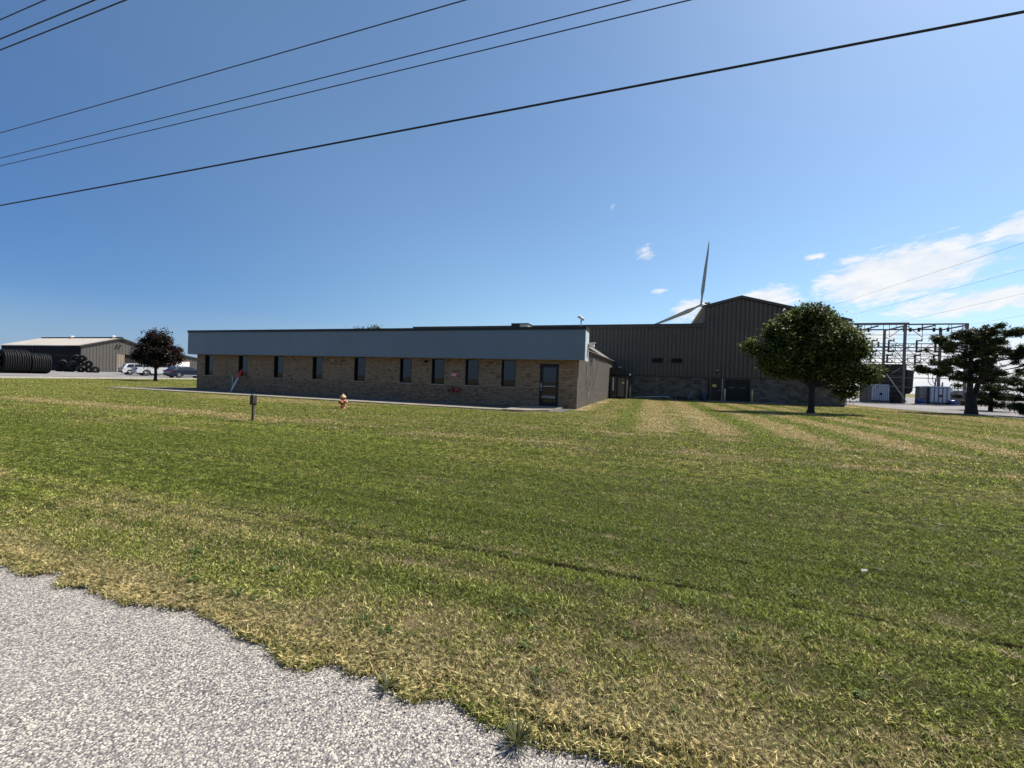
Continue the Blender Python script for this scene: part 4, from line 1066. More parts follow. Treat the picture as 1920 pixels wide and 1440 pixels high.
# ------------------------------------------------------------------ vehicles (heading +Y)
def vehicle(kind_, loc, paint, name, label, cat):
    t = thing(name, label, cat, loc, 'vehicles parked on the gravel yard', rz=R({'suv': -16, 'pickup': -16, 'car': -5}[kind_]))
    if kind_ == 'suv':
        L, W, H = 4.65, 1.86, 1.70
        body = [(-2.30, .42), (-2.32, .75), (-2.25, .98), (-2.05, 1.03), (1.0, 1.02), (1.95, .93), (2.28, .78), (2.32, .5), (2.25, .30), (-2.2, .30)]
        cab = [(-2.10, 1.0), (-1.78, 1.55), (-1.45, 1.66), (.1, 1.68), (.35, 1.62), (1.15, 1.0)]
        wins = [[(-1.84, 1.07), (-1.56, 1.53), (-.95, 1.59), (-.95, 1.06)], [(-.90, 1.06), (-.90, 1.59), (.0, 1.60), (.0, 1.05)], [(.05, 1.05), (.05, 1.60), (.30, 1.57), (1.02, 1.05)]]
        rear = [(-1.98, 1.12), (-1.74, 1.50)]; wf, wr, rad = 1.45, -1.40, .37
    elif kind_ == 'pickup':
        L, W, H = 5.8, 2.0, 1.90
        body = [(-2.88, .52), (-2.90, 1.14), (-2.86, 1.20), (-.55, 1.20), (1.4, 1.20), (2.6, 1.12), (2.86, 1.05), (2.9, .6), (2.8, .42), (-2.8, .42)]
        cab = [(-.65, 1.18), (-.55, 1.84), (-.30, 1.92), (.75, 1.92), (.95, 1.86), (1.75, 1.18)]
        wins = [[(-.42, 1.26), (-.42, 1.80), (.18, 1.82), (.18, 1.26)], [(.26, 1.26), (.26, 1.82), (.86, 1.80), (1.48, 1.26)]]
        rear = [(-.60, 1.26), (-.53, 1.80)]; wf, wr, rad = 1.85, -1.75, .42
    else:
        L, W, H = 4.75, 1.85, 1.52
        body = [(-2.35, .40), (-2.38, .80), (-2.28, 1.0), (-2.0, 1.02), (.9, .97), (1.9, .86), (2.34, .68), (2.36, .42), (2.28, .26), (-2.28, .26)]
        cab = [(-2.15, 1.0), (-1.70, 1.38), (-1.30, 1.50), (-.2, 1.53), (.15, 1.48), (1.05, .96)]
        wins = [[(-1.66, 1.06), (-1.38, 1.34), (-.95, 1.38), (-.95, 1.05)], [(-.88, 1.04), (-.88, 1.40), (-.05, 1.41), (-.05, 1.02)], [(.02, 1.02), (.02, 1.41), (.16, 1.39), (.82, 1.0)]]
        rear = [(-2.06, 1.08), (-1.68, 1.36)]; wf, wr, rad = 1.42, -1.42, .35
    w2 = W / 2
    mb = MB()
    # body shell with tumblehome: three lofted sections each side, wheel arches cut in the outline
    def arch(prof):
        low = [p for p in prof]; out = []
        n = len(low); b = low[-1]; a = low[-2]      # bottom edge goes from front (n-2) to rear (n-1)
        out = low[:-1]
        for cy in (wf, wr):
            for q in range(0, 9):
                an = math.pi * q / 8; out.append((cy + (rad + .06) * math.cos(an), max(a[1], rad + (rad + .06) * math.sin(an))))
        out.append(b); return out
    P2 = arch(body)
    side = lambda x, k, prof: [(x, (y * k), z) for (y, z) in prof]
    mb.loft(side(-w2 + .10, .985, P2), side(-w2, .97, P2)); mb.v = mb.v
    mb = MB(); mb.loft(side(-w2, .975, P2), side(-w2 + .12, 1.0, P2), caps=False); mb.loft(side(-w2 + .12, 1.0, P2), side(w2 - .12, 1.0, P2), caps=False); mb.loft(side(w2 - .12, 1.0, P2), side(w2, .975, P2), caps=False)
    mb.poly(side(-w2, .975, P2)[::-1]); mb.poly(side(w2, .975, P2))
    mb.build('body', paint, t, local=True)
    mb = MB(); zt = max(p[1] for p in cab)
    def cs(x, inset): return [(x - math.copysign(inset * (z - cab[0][1]) / (zt - cab[0][1]), x), y, z) for (y, z) in cab]
    mb.loft(cs(-w2 + .06, .20), cs(w2 - .06, .20)); mb.build('cabin', paint, t, local=True)
    for sgn in (-1, 1):
        for wv in wins:
            mb = MB(); pts = [(sgn * (w2 - .052 - .20 * (z - cab[0][1]) / (zt - cab[0][1])), y, z) for (y, z) in wv]
            mb.prism(pts, (sgn * .008, 0, 0)); mb.build('side_window', M['glass'], t, local=True)
    mb = MB(); (ya, za), (yb, zb) = rear; mb.prism([(-w2 + .25, ya - .03, za), (w2 - .25, ya - .03, za), (w2 - .32, yb - .03, zb), (-w2 + .32, yb - .03, zb)], (0, -.01, .005)); mb.build('rear_window', M['glass'], t, local=True)
    (ya, za), (yb, zb) = cab[-1], cab[-2]
    mb = MB(); a = Vector((0, ya, za)); b = Vector((0, yb, zb)); d = (b - a); n = Vector((0, d.z, -d.y)).normalized()
    if n.y < 0: n = -n
    p = a + d * .08 + n * .006; q = a + d * .93 + n * .006
    mb.prism([(-w2 + .18, p.y, p.z), (w2 - .18, p.y, p.z), (w2 - .32, q.y, q.z), (-w2 + .32, q.y, q.z)], n * .006); mb.build('windscreen', M['glass'], t, local=True)
    yr = body[0][0]
    mb = MB(); mb.box(-w2 + .04, w2 - .04, yr - .06, yr + .10, .34, .56); mb.build('rear_bumper', M['cartrim'] if kind_ != 'pickup' else M['galv'], t, local=True)
    mb = MB(); mb.box(-w2 + .10, w2 - .10, -yr - .10, -yr + .03, .30, .52); mb.build('front_bumper', M['cartrim'], t, local=True)
    for sgn in (-1, 1):
        zz0 = .84 if kind_ != 'pickup' else .86
        mb = MB(); mb.box(sgn * (w2 - .32), sgn * (w2 + .002), yr - .012, yr + .16, zz0, zz0 + (.15 if kind_ != 'pickup' else .28)); mb.build('taillight', M['taillight'] if kind_ != 'pickup' else M['cartrim'], t, local=True)
        mb = MB(); mb.box(sgn * (w2 - .38), sgn * (w2 - .06), -yr - .16, -yr - .02, .66, .80); mb.build('headlight', M['offwhite'], t, local=True)
        mb = MB(); mb.box(sgn * (w2 - .02), sgn * (w2 + .16), cab[-1][0] - .28, cab[-1][0] - .14, cab[0][1] + .04, cab[0][1] + .18); mb.build('wing_mirror', paint, t, local=True)
        mb = MB(); mb.box(sgn * (w2 - .005), sgn * (w2 + .012), wr + rad + .12, wf - rad - .12, .30, .42); mb.build('sill_trim', M['cartrim'] if kind_ == 'suv' else M['galv'], t, local=True)
        for yh in (-.5, .55):
            mb = MB(); zh = cab[0][1] - .12; mb.box(sgn * (w2 - .002), sgn * (w2 + .018), yh - .1, yh + .1, zh, zh + .03); mb.build('door_handle', M['cartrim'], t, local=True)
        for wy in (wf, wr):
            mb = MB(); x0 = sgn * (w2 - .22); prof = [(rad * .62, 0), (rad * .95, 0), (rad, .03), (rad, .19), (rad * .95, .22), (rad * .62, .215)]
            mb.lathe([(a, b * sgn) for a, b in prof], (x0, wy, rad), 20, 'x'); wh = mb.build('wheel', M['tyre'], t, True, local=True)
            mb = MB(); mb.lathe([(rad * .60, 0), (rad * .62, sgn * .218), (rad * .5, sgn * .20), (rad * .15, sgn * .20), (.03, sgn * .225)], (x0, wy, rad), 20, 'x'); mb.build('rim', M['rim'] if kind_ != 'suv' else M['cartrim'], wh, local=True)
            mb = MB()
            for q in range(5):
                an = 2 * math.pi * q / 5; mb.tube((x0 + sgn * .222, wy, rad), (x0 + sgn * .218, wy + rad * .58 * math.cos(an), rad + rad * .58 * math.sin(an)), .03, n=5)
            mb.build('spokes', M['rim'], wh, local=True)
    mb = MB(); mb.box(-w2 + .15, w2 - .15, wr - .6, wf + .5, .20, .45); mb.build('underbody', M['cartrim'], t, local=True)
    if kind_ == 'pickup':
        mb = MB(); mb.box(-w2 + .12, w2 - .12, -2.915, -2.90, .62, 1.14); mb.build('tailgate', M['galv'], t, local=True)
        mb = MB(); mb.box(-w2 + .12, w2 - .12, -2.75, -.75, 1.202, 1.24); mb.build('bed_cover', M['cartrim'], t, local=True)
    if kind_ == 'suv':
        for sgn in (-1, 1):
            mb = MB(); mb.path([(sgn * .62, -1.5, 1.68), (sgn * .62, -1.35, 1.74), (sgn * .62, .0, 1.75), (sgn * .62, .15, 1.69)], .022, 6); mb.build('roof_rail', M['cartrim'], t, local=True)
        mb = MB(); mb.box(-.88, .88, -2.0, -1.78, 1.54, 1.60); mb.build('spoiler', paint, t, local=True)
    return t
vehicle('suv', (-72.2, 40.75, T(-72.6, 40) + .05), M['carwhite'], 'parked_suv', 'white sport utility vehicle partly hidden behind the white pickup', 'car')
vehicle('pickup', (-67.5, 40.45, T(-68, 39.75) + .05), M['carwhite'], 'parked_pickup', 'white pickup truck with a grey tailgate behind the purple tree', 'pickup truck')
vehicle('car', (-59.5, 38.95, T(-59.5, 39) + .05), M['carnavy'], 'parked_car', 'dark navy hatchback parked nearest to the brick offices', 'car')

# ------------------------------------------------------------------ trees
def leaf_cloud(ells, nleaf, size, seed, clump=0.35, per=26, flat=1.0, slim=0.5, shell=0.55, sun=None):
    """leaves gathered in small clumps spread through a union of ellipsoids; each leaf is one folded rhombus"""
    g = np.random.default_rng(seed)
    vol = np.array([e[3] * e[4] * e[5] for e in ells]); pr = vol ** .8; pr /= pr.sum()
    nc = max(1, nleaf // per); which = g.choice(len(ells), nc, p=pr)
    E = np.array([e[:6] for e in ells])[which]
    d = g.normal(size=(nc, 3)); d /= np.linalg.norm(d, axis=1)[:, None]
    rr = (shell + (1 - shell) * g.random(nc)) ** 0.6 * (0.78 + .36 * g.random(nc) ** 1.5)
    c = E[:, :3] + d * E[:, 3:6] * rr[:, None]
    ct = np.clip(g.normal(.42, .28, nc), 0, 1)
    cs = clump * (0.6 + .8 * g.random(nc))
    L = np.repeat(np.arange(nc), per); n = len(L)
    off = g.normal(size=(n, 3)) * .5; off[:, 2] *= flat
    p = c[L] + off * cs[L][:, None]
    # leaf frame: mostly facing up and outward
    nrm = g.normal(size=(n, 3)) * .8 + d[L] * .5 + np.array([0, 0, .7]); nrm /= np.linalg.norm(nrm, axis=1)[:, None]
    t = g.normal(size=(n, 3)); t -= nrm * (t * nrm).sum(1)[:, None]; t /= np.linalg.norm(t, axis=1)[:, None]
    b = np.cross(nrm, t); s = size * (.6 + .8 * g.random(n))[:, None]
    V = np.empty((n, 4, 3)); V[:, 0] = p - t * s; V[:, 1] = p - b * s * slim + nrm * s * .12; V[:, 2] = p + t * s; V[:, 3] = p + b * s * slim + nrm * s * .12
    tone = np.clip(ct[L] + g.normal(0, .2, n), 0, 1)
    return V.reshape(-1, 3), np.arange(n * 4).reshape(-1, 4), np.repeat(tone, 4)


def lerp_path(a, b, n, wob, rg, sag=0.0):
    out = []
    for k in range(n + 1):
        t = k / n; p = a.lerp(b, t); w = math.sin(math.pi * t) * wob
        out.append(p + Vector((rg.uniform(-w, w), rg.uniform(-w, w), rg.uniform(-w, w) * .5 - sag * math.sin(math.pi * t))))
    return out


def broad_tree(name, label, cat, bx, by, th, tr, ells_uz, lm, nleaf, size, seed, depthr=1.0, group=None, bark='bark', clump=.34, per=26, limbs=True, shell=.55):
    """ells_uz: (u across the view, z above the ground, ru, rz, optional depth) in metres; u axis is the camera-facing horizontal"""
    bz = T(bx, by); rg = random.Random(seed)
    t = thing(name, label, cat, (bx, by, bz), group)
    U = Vector((r0.x, r0.y, 0)); D = Vector((f0.x, f0.y, 0))
    ells = []
    for e in ells_uz:
        u, z, ru, rz = e[:4]; dd = e[4] if len(e) > 4 else rg.uniform(-.5, .5) * depthr
        c = Vector((bx, by, bz)) + U * u + D * dd + zz * z; rd = (ru + rz) / 2 * (1.0 if len(e) < 6 else e[5])
        ells.append((c.x, c.y, c.z, (ru + rd) / 2 if ru < rd else ru, rd, rz))
    for q in range(int(len(ells_uz) * 1.8) if limbs else 0):      # ragged outer sprays
        e = ells[rg.randrange(len(ells_uz))]; d = Vector((rg.gauss(0, 1), rg.gauss(0, 1), rg.gauss(.1, 1))).normalized(); k_ = rg.uniform(.95, 1.15)
        q_ = min(e[3], e[5]) * rg.uniform(.18, .34)
        ells.append((e[0] + d.x * e[3] * k_, e[1] + d.y * e[4] * k_, e[2] + d.z * e[5] * k_, q_, q_, q_))
    mb = MB(); tp = Vector((bx, by, bz + th))
    mb.path([(bx, by, bz - .15), (bx, by, bz + .05), (bx + .01, by, bz + .25), tuple(Vector((bx, by, bz + th * .6)) + U * .03), tuple(tp)], [tr * 1.9, tr * 1.45, tr * 1.1, tr, tr * .92], 12)
    mb.build('trunk', M[bark], t, True)
    if limbs:
        for e in ells[:len(ells_uz)]:
            c = Vector(e[:3]); start = tp - zz * rg.uniform(0, th * .15)
            mb = MB(); pts = lerp_path(start, c, 6, .12, rg); mb.path(pts, [tr * .6 * (1 - .8 * k / 6) for k in range(7)], 7)
            for q in range(7):
                dr = Vector((rg.gauss(0, 1), rg.gauss(0, 1), rg.gauss(.2, .8))).normalized()
                a = pts[rg.randint(2, 6)]; bb = c + Vector((dr.x * e[3], dr.y * e[4], dr.z * e[5])) * .85
                pp = lerp_path(a, bb, 4, .08, rg); mb.path(pp, [tr * .2 * (1 - .8 * k / 4) for k in range(5)], 5)
            mb.build('limb', M[bark], t, True)
    V, F, tone = leaf_cloud(ells, nleaf, size, seed, clump, per, shell=shell)
    kind(np_mesh('crown', V, F, M[lm], t, tone), 'stuff')
    return t


def ez(sc, ox, oy, k, lst):
    return [((ox and (x - ox) * k / sc), (oy - y) * k / sc, rx * k / sc, ry * k / sc) + tuple(r) for (x, y, rx, ry, *r) in lst]

broad_tree('shade_tree', 'large spreading green shade tree standing before the gabled factory hall', 'tree', 9.12, 28.63, 1.75, .155,
    ez(5.5375, 997, 1357, .0316, [(960, 360, 190, 120), (800, 420, 150, 120), (1200, 440, 150, 120), (1300, 520, 110, 110), (660, 560, 170, 140), (370, 690, 80, 75), (560, 780, 170, 140), (680, 900, 190, 95),
       (900, 640, 280, 230), (950, 860, 230, 150), (1220, 640, 200, 190), (1180, 860, 220, 170), (1480, 930, 130, 100), (1400, 1090, 120, 95), (1620, 970, 80, 60), (1380, 700, 90, 100),
       (940, 250, 26, 38), (1010, 262, 22, 36), (1110, 300, 30, 36), (1200, 318, 24, 34), (620, 400, 40, 28), (500, 490, 40, 30)]),
    'leaf', 72000, .078, 11, 1.2, clump=.26, per=16, shell=.45)
broad_tree('purple_tree', 'small dark purple leaved tree between the lawn and the gravel yard', 'tree', -48.21, 28.49, 1.35, .13,
    ez(4.571, 1330, 622, .055, [(1340, 370, 112, 88), (1310, 240, 62, 42), (1470, 410, 62, 62), (1200, 400, 45, 50), (1340, 450, 125, 32), (1400, 290, 60, 50), (1250, 300, 45, 38), (1480, 350, 40, 32), (1380, 210, 18, 20), (1300, 190, 14, 20)]),
    'leaf_red', 17000, .10, 12, .8, clump=.36, per=20, shell=.6)


def pine(name, label, bx, by, stems, pads, nneedle, seed, k=.0389, sc=6.547, ox=470, oy=1225, group='conifers by the gravel drive', tuft=.15):
    bz = T(bx, by); rg = random.Random(seed); U = Vector((r0.x, r0.y, 0)); D = Vector((f0.x, f0.y, 0)); B0 = Vector((bx, by, bz))
    t = thing(name, label, 'tree', (bx, by, bz), group)
    def W(x, y, d=0.0): return B0 + U * ((x - ox) * k / sc) + zz * ((oy - y) * k / sc) + D * d
    axes = []
    for nm, pts, rad in stems:
        P = [W(*p) for p in pts]; axes.append(P); mb = MB(); mb.path(P, rad, 12); mb.build(nm, M['pine_bark'], t, True)
    ells = []; more = []
    for (x, y, rx, ry, *r) in pads:
        more.append((x, y, rx * .72, ry * .74))
        for q in range(2): more.append((x + rg.uniform(-1, 1) * rx * .9, y + rg.uniform(-1, 1) * ry * 1.1, rx * rg.uniform(.22, .42), ry * rg.uniform(.35, .65)))
    pads = more
    for (x, y, rx, ry, *r) in pads:
        d = r[0] if r else rg.uniform(-1.3, 1.3); c = W(x, y, d)
        ells.append((c.x, c.y, c.z, rx * k / sc, rx * k / sc * .9, ry * k / sc))
        # bough from the nearest stem, rooted lower than the pad
        best = None
        for P in axes:
            for a, b in zip(P[:-1], P[1:]):
                for q in (0, .25, .5, .75):
                    p = a.lerp(b, q)
                    if p.z < bz + .9: continue
                    s_ = (p - c).length + abs(p.z - (c.z - (c - p).xy.length * .22)) * 2.0
                    if best is None or s_ < best[0]: best = (s_, p)
        mb = MB(); pp = lerp_path(best[1], c - zz * ry * k / sc * .4, 6, .07, rg, .10); mb.path(pp, [(.06 if rx > 40 else .03) * (1 - .8 * q / 6) for q in range(7)], 6)
        for q in range(5):
            e = ells[-1]; an = rg.uniform(0, 6.28); bb = c + Vector((math.cos(an) * e[3], math.sin(an) * e[4], rg.uniform(-.2, .4) * e[5])) * .9
            mb.path([pp[rg.randint(3, 6)], bb], [.022, .008], 4)
        mb.build('bough', M['pine_bark'], t, True)
    V, F, tone = leaf_cloud(ells, nneedle, tuft, seed, .20, 14, flat=.8, slim=.15, shell=.2)
    kind(np_mesh('needles', V, F, M['needle'], t, tone), 'stuff')
    return t
PADS = [(200, 270, 110, 40), (90, 320, 80, 34), (60, 420, 60, 24), (190, 380, 80, 30), (330, 320, 70, 40), (470, 270, 70, 34), (515, 165, 50, 20), (450, 205, 40, 12), (640, 200, 70, 34), (740, 240, 90, 45),
        (800, 195, 50, 30), (880, 300, 80, 30), (1020, 420, 80, 40), (1080, 470, 60, 40), (900, 480, 100, 40), (760, 390, 100, 55), (620, 320, 80, 45), (600, 430, 70, 26), (420, 430, 60, 44), (650, 500, 100, 32),
        (830, 560, 110, 36), (1000, 605, 50, 14), (350, 430, 50, 30), (250, 590, 70, 30), (180, 560, 50, 22), (350, 600, 70, 26), (130, 460, 50, 16), (60, 690, 80, 30), (150, 720, 90, 40), (-40, 660, 60, 26), (-110, 625, 50, 16),
        (320, 800, 80, 28), (290, 520, 60, 22), (540, 620, 60, 36), (680, 640, 110, 34), (560, 720, 70, 26), (800, 690, 70, 18), (720, 780, 90, 26), (830, 780, 50, 20), (480, 560, 50, 30), (500, 350, 60, 40), (700, 450, 60, 30), (930, 400, 60, 26), (420, 700, 50, 24)]
pine('twin_stem_pine', 'wide open pine with two thick stems at the edge of the gravel drive', 22.28, 38.89,
     [('trunk', [(470, 1245), (468, 1180), (462, 1080), (455, 980)], [.43, .34, .31, .29]),
      ('stem', [(445, 1010), (442, 880), (438, 700), (440, 560), (435, 430), (430, 330), (436, 220)], [.19, .17, .145, .12, .09, .06, .03]),
      ('stem', [(500, 1010), (530, 880), (575, 740), (610, 600), (650, 460), (700, 330), (760, 230)], [.165, .15, .125, .10, .08, .05, .03])],
     PADS, 44000, 21)
PADS2 = [(0, -520, 90, 50), (-60, -430, 100, 50), (60, -440, 110, 50), (-90, -330, 110, 50), (40, -340, 140, 60), (130, -380, 90, 50), (-70, -230, 130, 50), (70, -230, 150, 60), (-80, -130, 130, 50), (60, -130, 150, 60), (-40, -50, 120, 40), (80, -50, 140, 40), (160, -200, 100, 60), (180, -100, 90, 50)]
PADS2 = [(x, y, rx, ry * .7) for x, y, rx, ry in PADS2]
pine('edge_pine', 'low dark bushy conifer cut by the right edge of the view', 24.3, 36.6,
     [('trunk', [(0, 10), (0, -250), (5, -540)], [.16, .12, .03])], PADS2, 12000, 22, k=.0355, ox=0, oy=0)
pine('rear_pine', 'grey green conifer seen behind the stems of the big pine', 27.9, 46.5,
     [('trunk', [(0, 10), (0, -250), (5, -560)], [.16, .12, .03])],
     [(0, -560, 60, 30), (-60, -480, 100, 36), (70, -470, 100, 36), (-110, -380, 130, 36), (60, -380, 150, 36), (-160, -290, 130, 36), (0, -290, 150, 36), (150, -290, 120, 36), (-180, -190, 130, 36), (-30, -200, 150, 36), (140, -190, 140, 36), (-120, -100, 140, 36), (60, -100, 160, 36)], 12000, 23, k=.046, ox=0, oy=0)
broad_tree('distant_tree', 'pale tree top showing just above the office roof', 'tree', -45.5, 59.0, 6.0, .25, [(-1.2, 8.4, 1.6, 1.0), (1.0, 8.5, 1.4, 1.1), (0, 7.2, 2.6, 1.6)], 'leaf_far', 7000, .13, 31, 1.0, clump=.4)
# tree belt across the road (only seen mirrored in the window glass)
for k, (x, y, h) in enumerate([(22, -52, 9), (31, -60, 11), (14, -66, 8), (41, -50, 8)]):
    broad_tree('roadside_tree', ['round leafy tree across the road', 'tallest leafy tree across the road', 'small leafy tree across the road', 'outermost leafy tree across the road'][k], 'tree', x, y, 2.5, .25, [(0, h * .6, h * .42, h * .38), (h * .2, h * .45, h * .3, h * .25), (-h * .2, h * .45, h * .3, h * .25)], 'leaf', 5000, .3, 40 + k, 1.0, 'trees across the road', clump=.8, limbs=False)

# ------------------------------------------------------------------ substation
ss_z = lambda x, y: T(x, y) + .03
GA = thing('switchyard_gantry', 'tall open steel lattice frame of the electrical substation', 'steel frame', (28, 60, .25))
YA, YB = 60.0, 64.8
def zigzag(mb, x0, x1, y, z0, z1, n):
    w = (x1 - x0) / n
    for k in range(n):
        a = (x0 + k * w, y, z0 if k % 2 else z1); b = (x0 + (k + 1) * w, y, z1 if k % 2 else z0); mb.bar(a, b, .05)
for (x, y) in ((28.15, YA), (33.7, YA), (28.3, YB), (33.9, YB), (22.6, YA), (22.8, YB)):
    mb = MB(); g = ss_z(x, y); mb.box(x - .11, x + .11, y - .11, y + .11, g - .1, 9.45)
    o = mb.build('column', M['steel'], GA)
mb = MB(); mb.box(19.8, 28.4, YA - .25, YA + .25, 9.40, 9.62); mb.build('top_beam', M['steel'], GA)
mb = MB(); mb.box(28.4, 33.8, YA - .10, YA + .10, 9.35, 9.50); mb.build('top_beam', M['steel'], GA)
mb = MB(); mb.box(19.8, 34.0, YB - .10, YB + .10, 9.35, 9.50); mb.build('top_beam', M['steel'], GA)
for x in (24.0, 25.6, 28.2, 30.9, 33.75):
    mb = MB(); mb.box(x - .08, x + .08, YA + .11, YB - .11, 9.22, 9.36); mb.build('cross_beam', M['steel'], GA)
for (z0, z1, hv) in ((6.30, 7.15, True), (4.95, 5.75, False)):
    for y in (YA, YB):
        for z, w in ((z0, .035), (z1, .035), (6.72, .06)) if hv else ((z0, .035), (z1, .035)):
            mb = MB(); mb.box(20.5, 33.8, y - .14, y - .12, z - w, z + w); mb.build('rail', M['steel'], GA)
        mb = MB(); zigzag(mb, 20.5, 33.8, y - .17, z0, z1, 16); mb.build('lattice', M['steel'], GA)
mb = MB()
for (a, b) in (((28.15, 9.3), (26.6, 7.9)), ((28.15, 9.3), (29.7, 7.9)), ((22.6, 9.3), (24.2, 7.9)), ((33.7, 9.3), (32.3, 8.0))):
    mb.bar((a[0], YA - .13, a[1]), (b[0], YA - .13, b[1]), .06)
    mb.bar((b[0], YA - .13, b[1]), (b[0], YA - .1, 9.4), .04)
mb.build('knee_brace', M['steel'], GA)
mb = MB(); mb.bar((28.3, YB, 8.6), (28.15, YA, 6.8), .07); mb.bar((25.0, YA - .2, 6.7), (28.0, YA - .2, 7.0), .1); mb.bar((28.2, YA - .15, 4.9), (26.8, YA - .15, 7.2), .05); mb.bar((28.2, YA - .15, 4.9), (29.6, YA - .15, 3.6), .05); mb.bar((28.0, YA - .15, 4.5), (26.9, YA - .15, 3.6), .05); mb.build('brace', M['steel'], GA)
for z in (2.1, 3.2):
    mb = MB(); mb.box(26.0, 33.8, YA - .2, YA - .13, z - .04, z + .04); mb.build('rail', M['steel'], GA)
mb = MB()
for q in range(11):
    x = 21.2 + q * 1.2
    for (za, zb) in ((4.95, 5.75), (6.3, 7.15), (8.6, 9.35)): mb.box(x - .025, x + .025, YA - .20, YA - .175, za, zb)
mb.build('hanger', M['steel'], GA)
mb = MB(); mb.box(28.9, 33.9, YA - .12, YA + .12, 3.95, 4.10); mb.build('bus_beam', M['steel'], GA)
def insulator(x, y, z0, z1, bracket):
    mb = MB(); n = 7; prof = [(.03, z0)]
    for k in range(n):
        zq = z0 + (z1 - z0) * (k + .5) / n; prof += [(.08, zq - .04), (.15, zq), (.08, zq + .04)]
    prof.append((.03, z1)); mb.lathe(prof, (x, y, 0), 10)
    if bracket:
        for z in (z0 + .1, z1 - .12): mb.box(x + .05, x + .50, y - .06, y + .06, z - .07, z + .07); mb.box(x + .42, x + .50, y - .05, y + .05, z - .05, z + .28)
    mb.build('insulator', M['insul'], GA, True)
for x in (23.2, 24.9, 26.5, 29.1, 30.8, 32.5):
    insulator(x, YA - .35, 6.1, 7.35 + .25 * (x in (24.9, 26.5, 29.1)), True); insulator(x - .1, YA - .35, 4.85, 5.9, True)
for x in (24.0, 24.5, 25.3, 28.8, 29.4, 30.2, 31.6, 32.2, 32.9):
    insulator(x, YA + 1.6, 8.75, 9.25, False)
for x in (25.8, 27.7): insulator(x, YB, 7.2, 7.9, False)
mb = MB()
for k in range(6):
    x = 23.2 + k * 1.72; mb.path([(x, YA - .35, 7.4), (x + .5, YA + .6, 8.0), (x + .9, YA + 1.6, 8.7)], .012, 4); mb.path([(x + .3, YA - .35, 6.2), (x + .55, YA - .35, 5.7), (x + .3, YA - .35, 5.3)], .012, 4)
for x in (30.35, 30.75, 31.1): mb.path([(x, 59.8, 3.9), (x, 59.8, 2.9), (x + .15, 59.7, 2.5), (x + .5, 59.6, 2.35)], .03, 5)
mb.path([(20, YA, 8.2), (28, YA, 8.1), (34, YA, 8.2)], .015, 4); mb.path([(20, YA, 7.8), (28, YA, 7.75), (34, YA, 7.8)], .015, 4)
for zq in (4.55, 5.95, 7.45, 8.55): mb.path([(20, YA + 2.2, zq), (27, YA + 2.2, zq - .06), (34, YA + 2.2, zq)], .022, 4)
mb.build('jumper_wires', M['wire'], GA)

t = thing('switchgear_housing', 'dark brown switchgear housing with a rounded right side under the steel frame', 'electrical cabinet', (27.4, 61, .3))
mb = MB(); mb.box(25.2, 28.9, 61.0, 63, .2, 4.72); mb.build('casing', M['switch'], t)
mb = MB(); mb.prism([(28.905, 60.9, 1.3), (29.25, 60.9, 1.35), (29.5, 60.9, 1.7), (29.55, 60.9, 3.7), (29.6, 60.9, 4.05), (28.905, 60.9, 4.2)], (0, 1.8, 0)); mb.build('duct', M['switch'], t)
mb = MB(); mb.box(25.0, 29.1, 60.85, 63.1, 4.725, 4.82); mb.build('lid', M['dark_trim'], t)
for k in range(6):
    mb = MB(); z = 1.0 + k * .6; mb.box(25.3, 28.8, 60.94, 60.998, z, z + .05); mb.build('rib', M['steel'], t)
for k in range(3):
    mb = MB(); x = 25.5 + k * 1.15; mb.box(x, x + .9, 60.95, 60.999, .5, .95 if k else .9); mb.build('access_door', mat('red_brown_panel' + str(k), (.06, .025, .02), .6), t)

def transformer(x0, x1, y, h, label, fins):
    z = ss_z(x0, y)
    t = thing('transformer', label, 'transformer', ((x0 + x1) / 2, y, z), 'transformers in the substation')
    mb = MB(); mb.box(x0 + .1, x1 - .1, y, y + 1.2, z + .15, z + h * .93); mb.build('tank', M['trafo_dark'], t)
    mb = MB(); mb.box(x0, x1, y - .1, y + 1.3, z + h * .93, z + h); mb.build('lid', M['trafo'], t)
    w = (x1 - x0) / fins
    for k in range(fins):
        mb = MB(); a = x0 + k * w + w * .14; mb.box(a, a + w * .72, y - .25, y - .003, z + .30, z + h * .90); mb.build('radiator_fin', M['trafo'], t)
    mb = MB(); mb.box(x0 - .05, x1 + .05, y - .3, y + 1.3, z - .05, z + .15); mb.build('plinth', M['concrete'], t)
    mb = MB(); cx = (x0 + x1) / 2; mb.box(cx - .12, cx + .12, y - .28, y - .255, z + h * .42, z + h * .55); mb.build('nameplate', M['dark_trim'], t)
    return t
t = transformer(30.15, 32.0, 59.2, 2.1, 'pale blue grey transformer with wide radiator fins right of the dark housing', 5)
for k in range(3):
    mb = MB(); x = 31.0 + k * .32; z = ss_z(31, 59) + 2.1; mb.lathe([(.05, 0), (.09, .05), (.05, .1), (.09, .18), (.05, .25), (.08, .32), (.03, .5 if k else .9)], (x, 59.8, z), 8); mb.build('bushing', M['insul'], t, True)
transformer(24.75, 26.35, 59.0, 2.15, 'pale grey transformer with narrow fins half behind the shade tree', 9)
t = thing('control_cabinet', 'beige louvred cabinet left of the blue grey transformer', 'electrical cabinet', (29.8, 59.6, .3), 'beige cabinets beside the transformer')
mb = MB(); mb.box(29.45, 30.1, 59.4, 60.3, .2, 2.25); mb.build('casing', M['beige'], t)
for k in range(5):
    mb = MB(); mb.box(29.43, 30.1, 59.33, 59.395, .5 + k * .35, .6 + k * .35); mb.build('louvre', M['steel'], t)
t = thing('control_cabinet', 'long beige louvred cabinet right of the blue grey transformer', 'electrical cabinet', (33, 59.6, .3), 'beige cabinets beside the transformer')
mb = MB(); mb.box(32.1, 34.3, 59.6, 60.6, .2, 1.9); mb.build('casing', M['beige'], t)
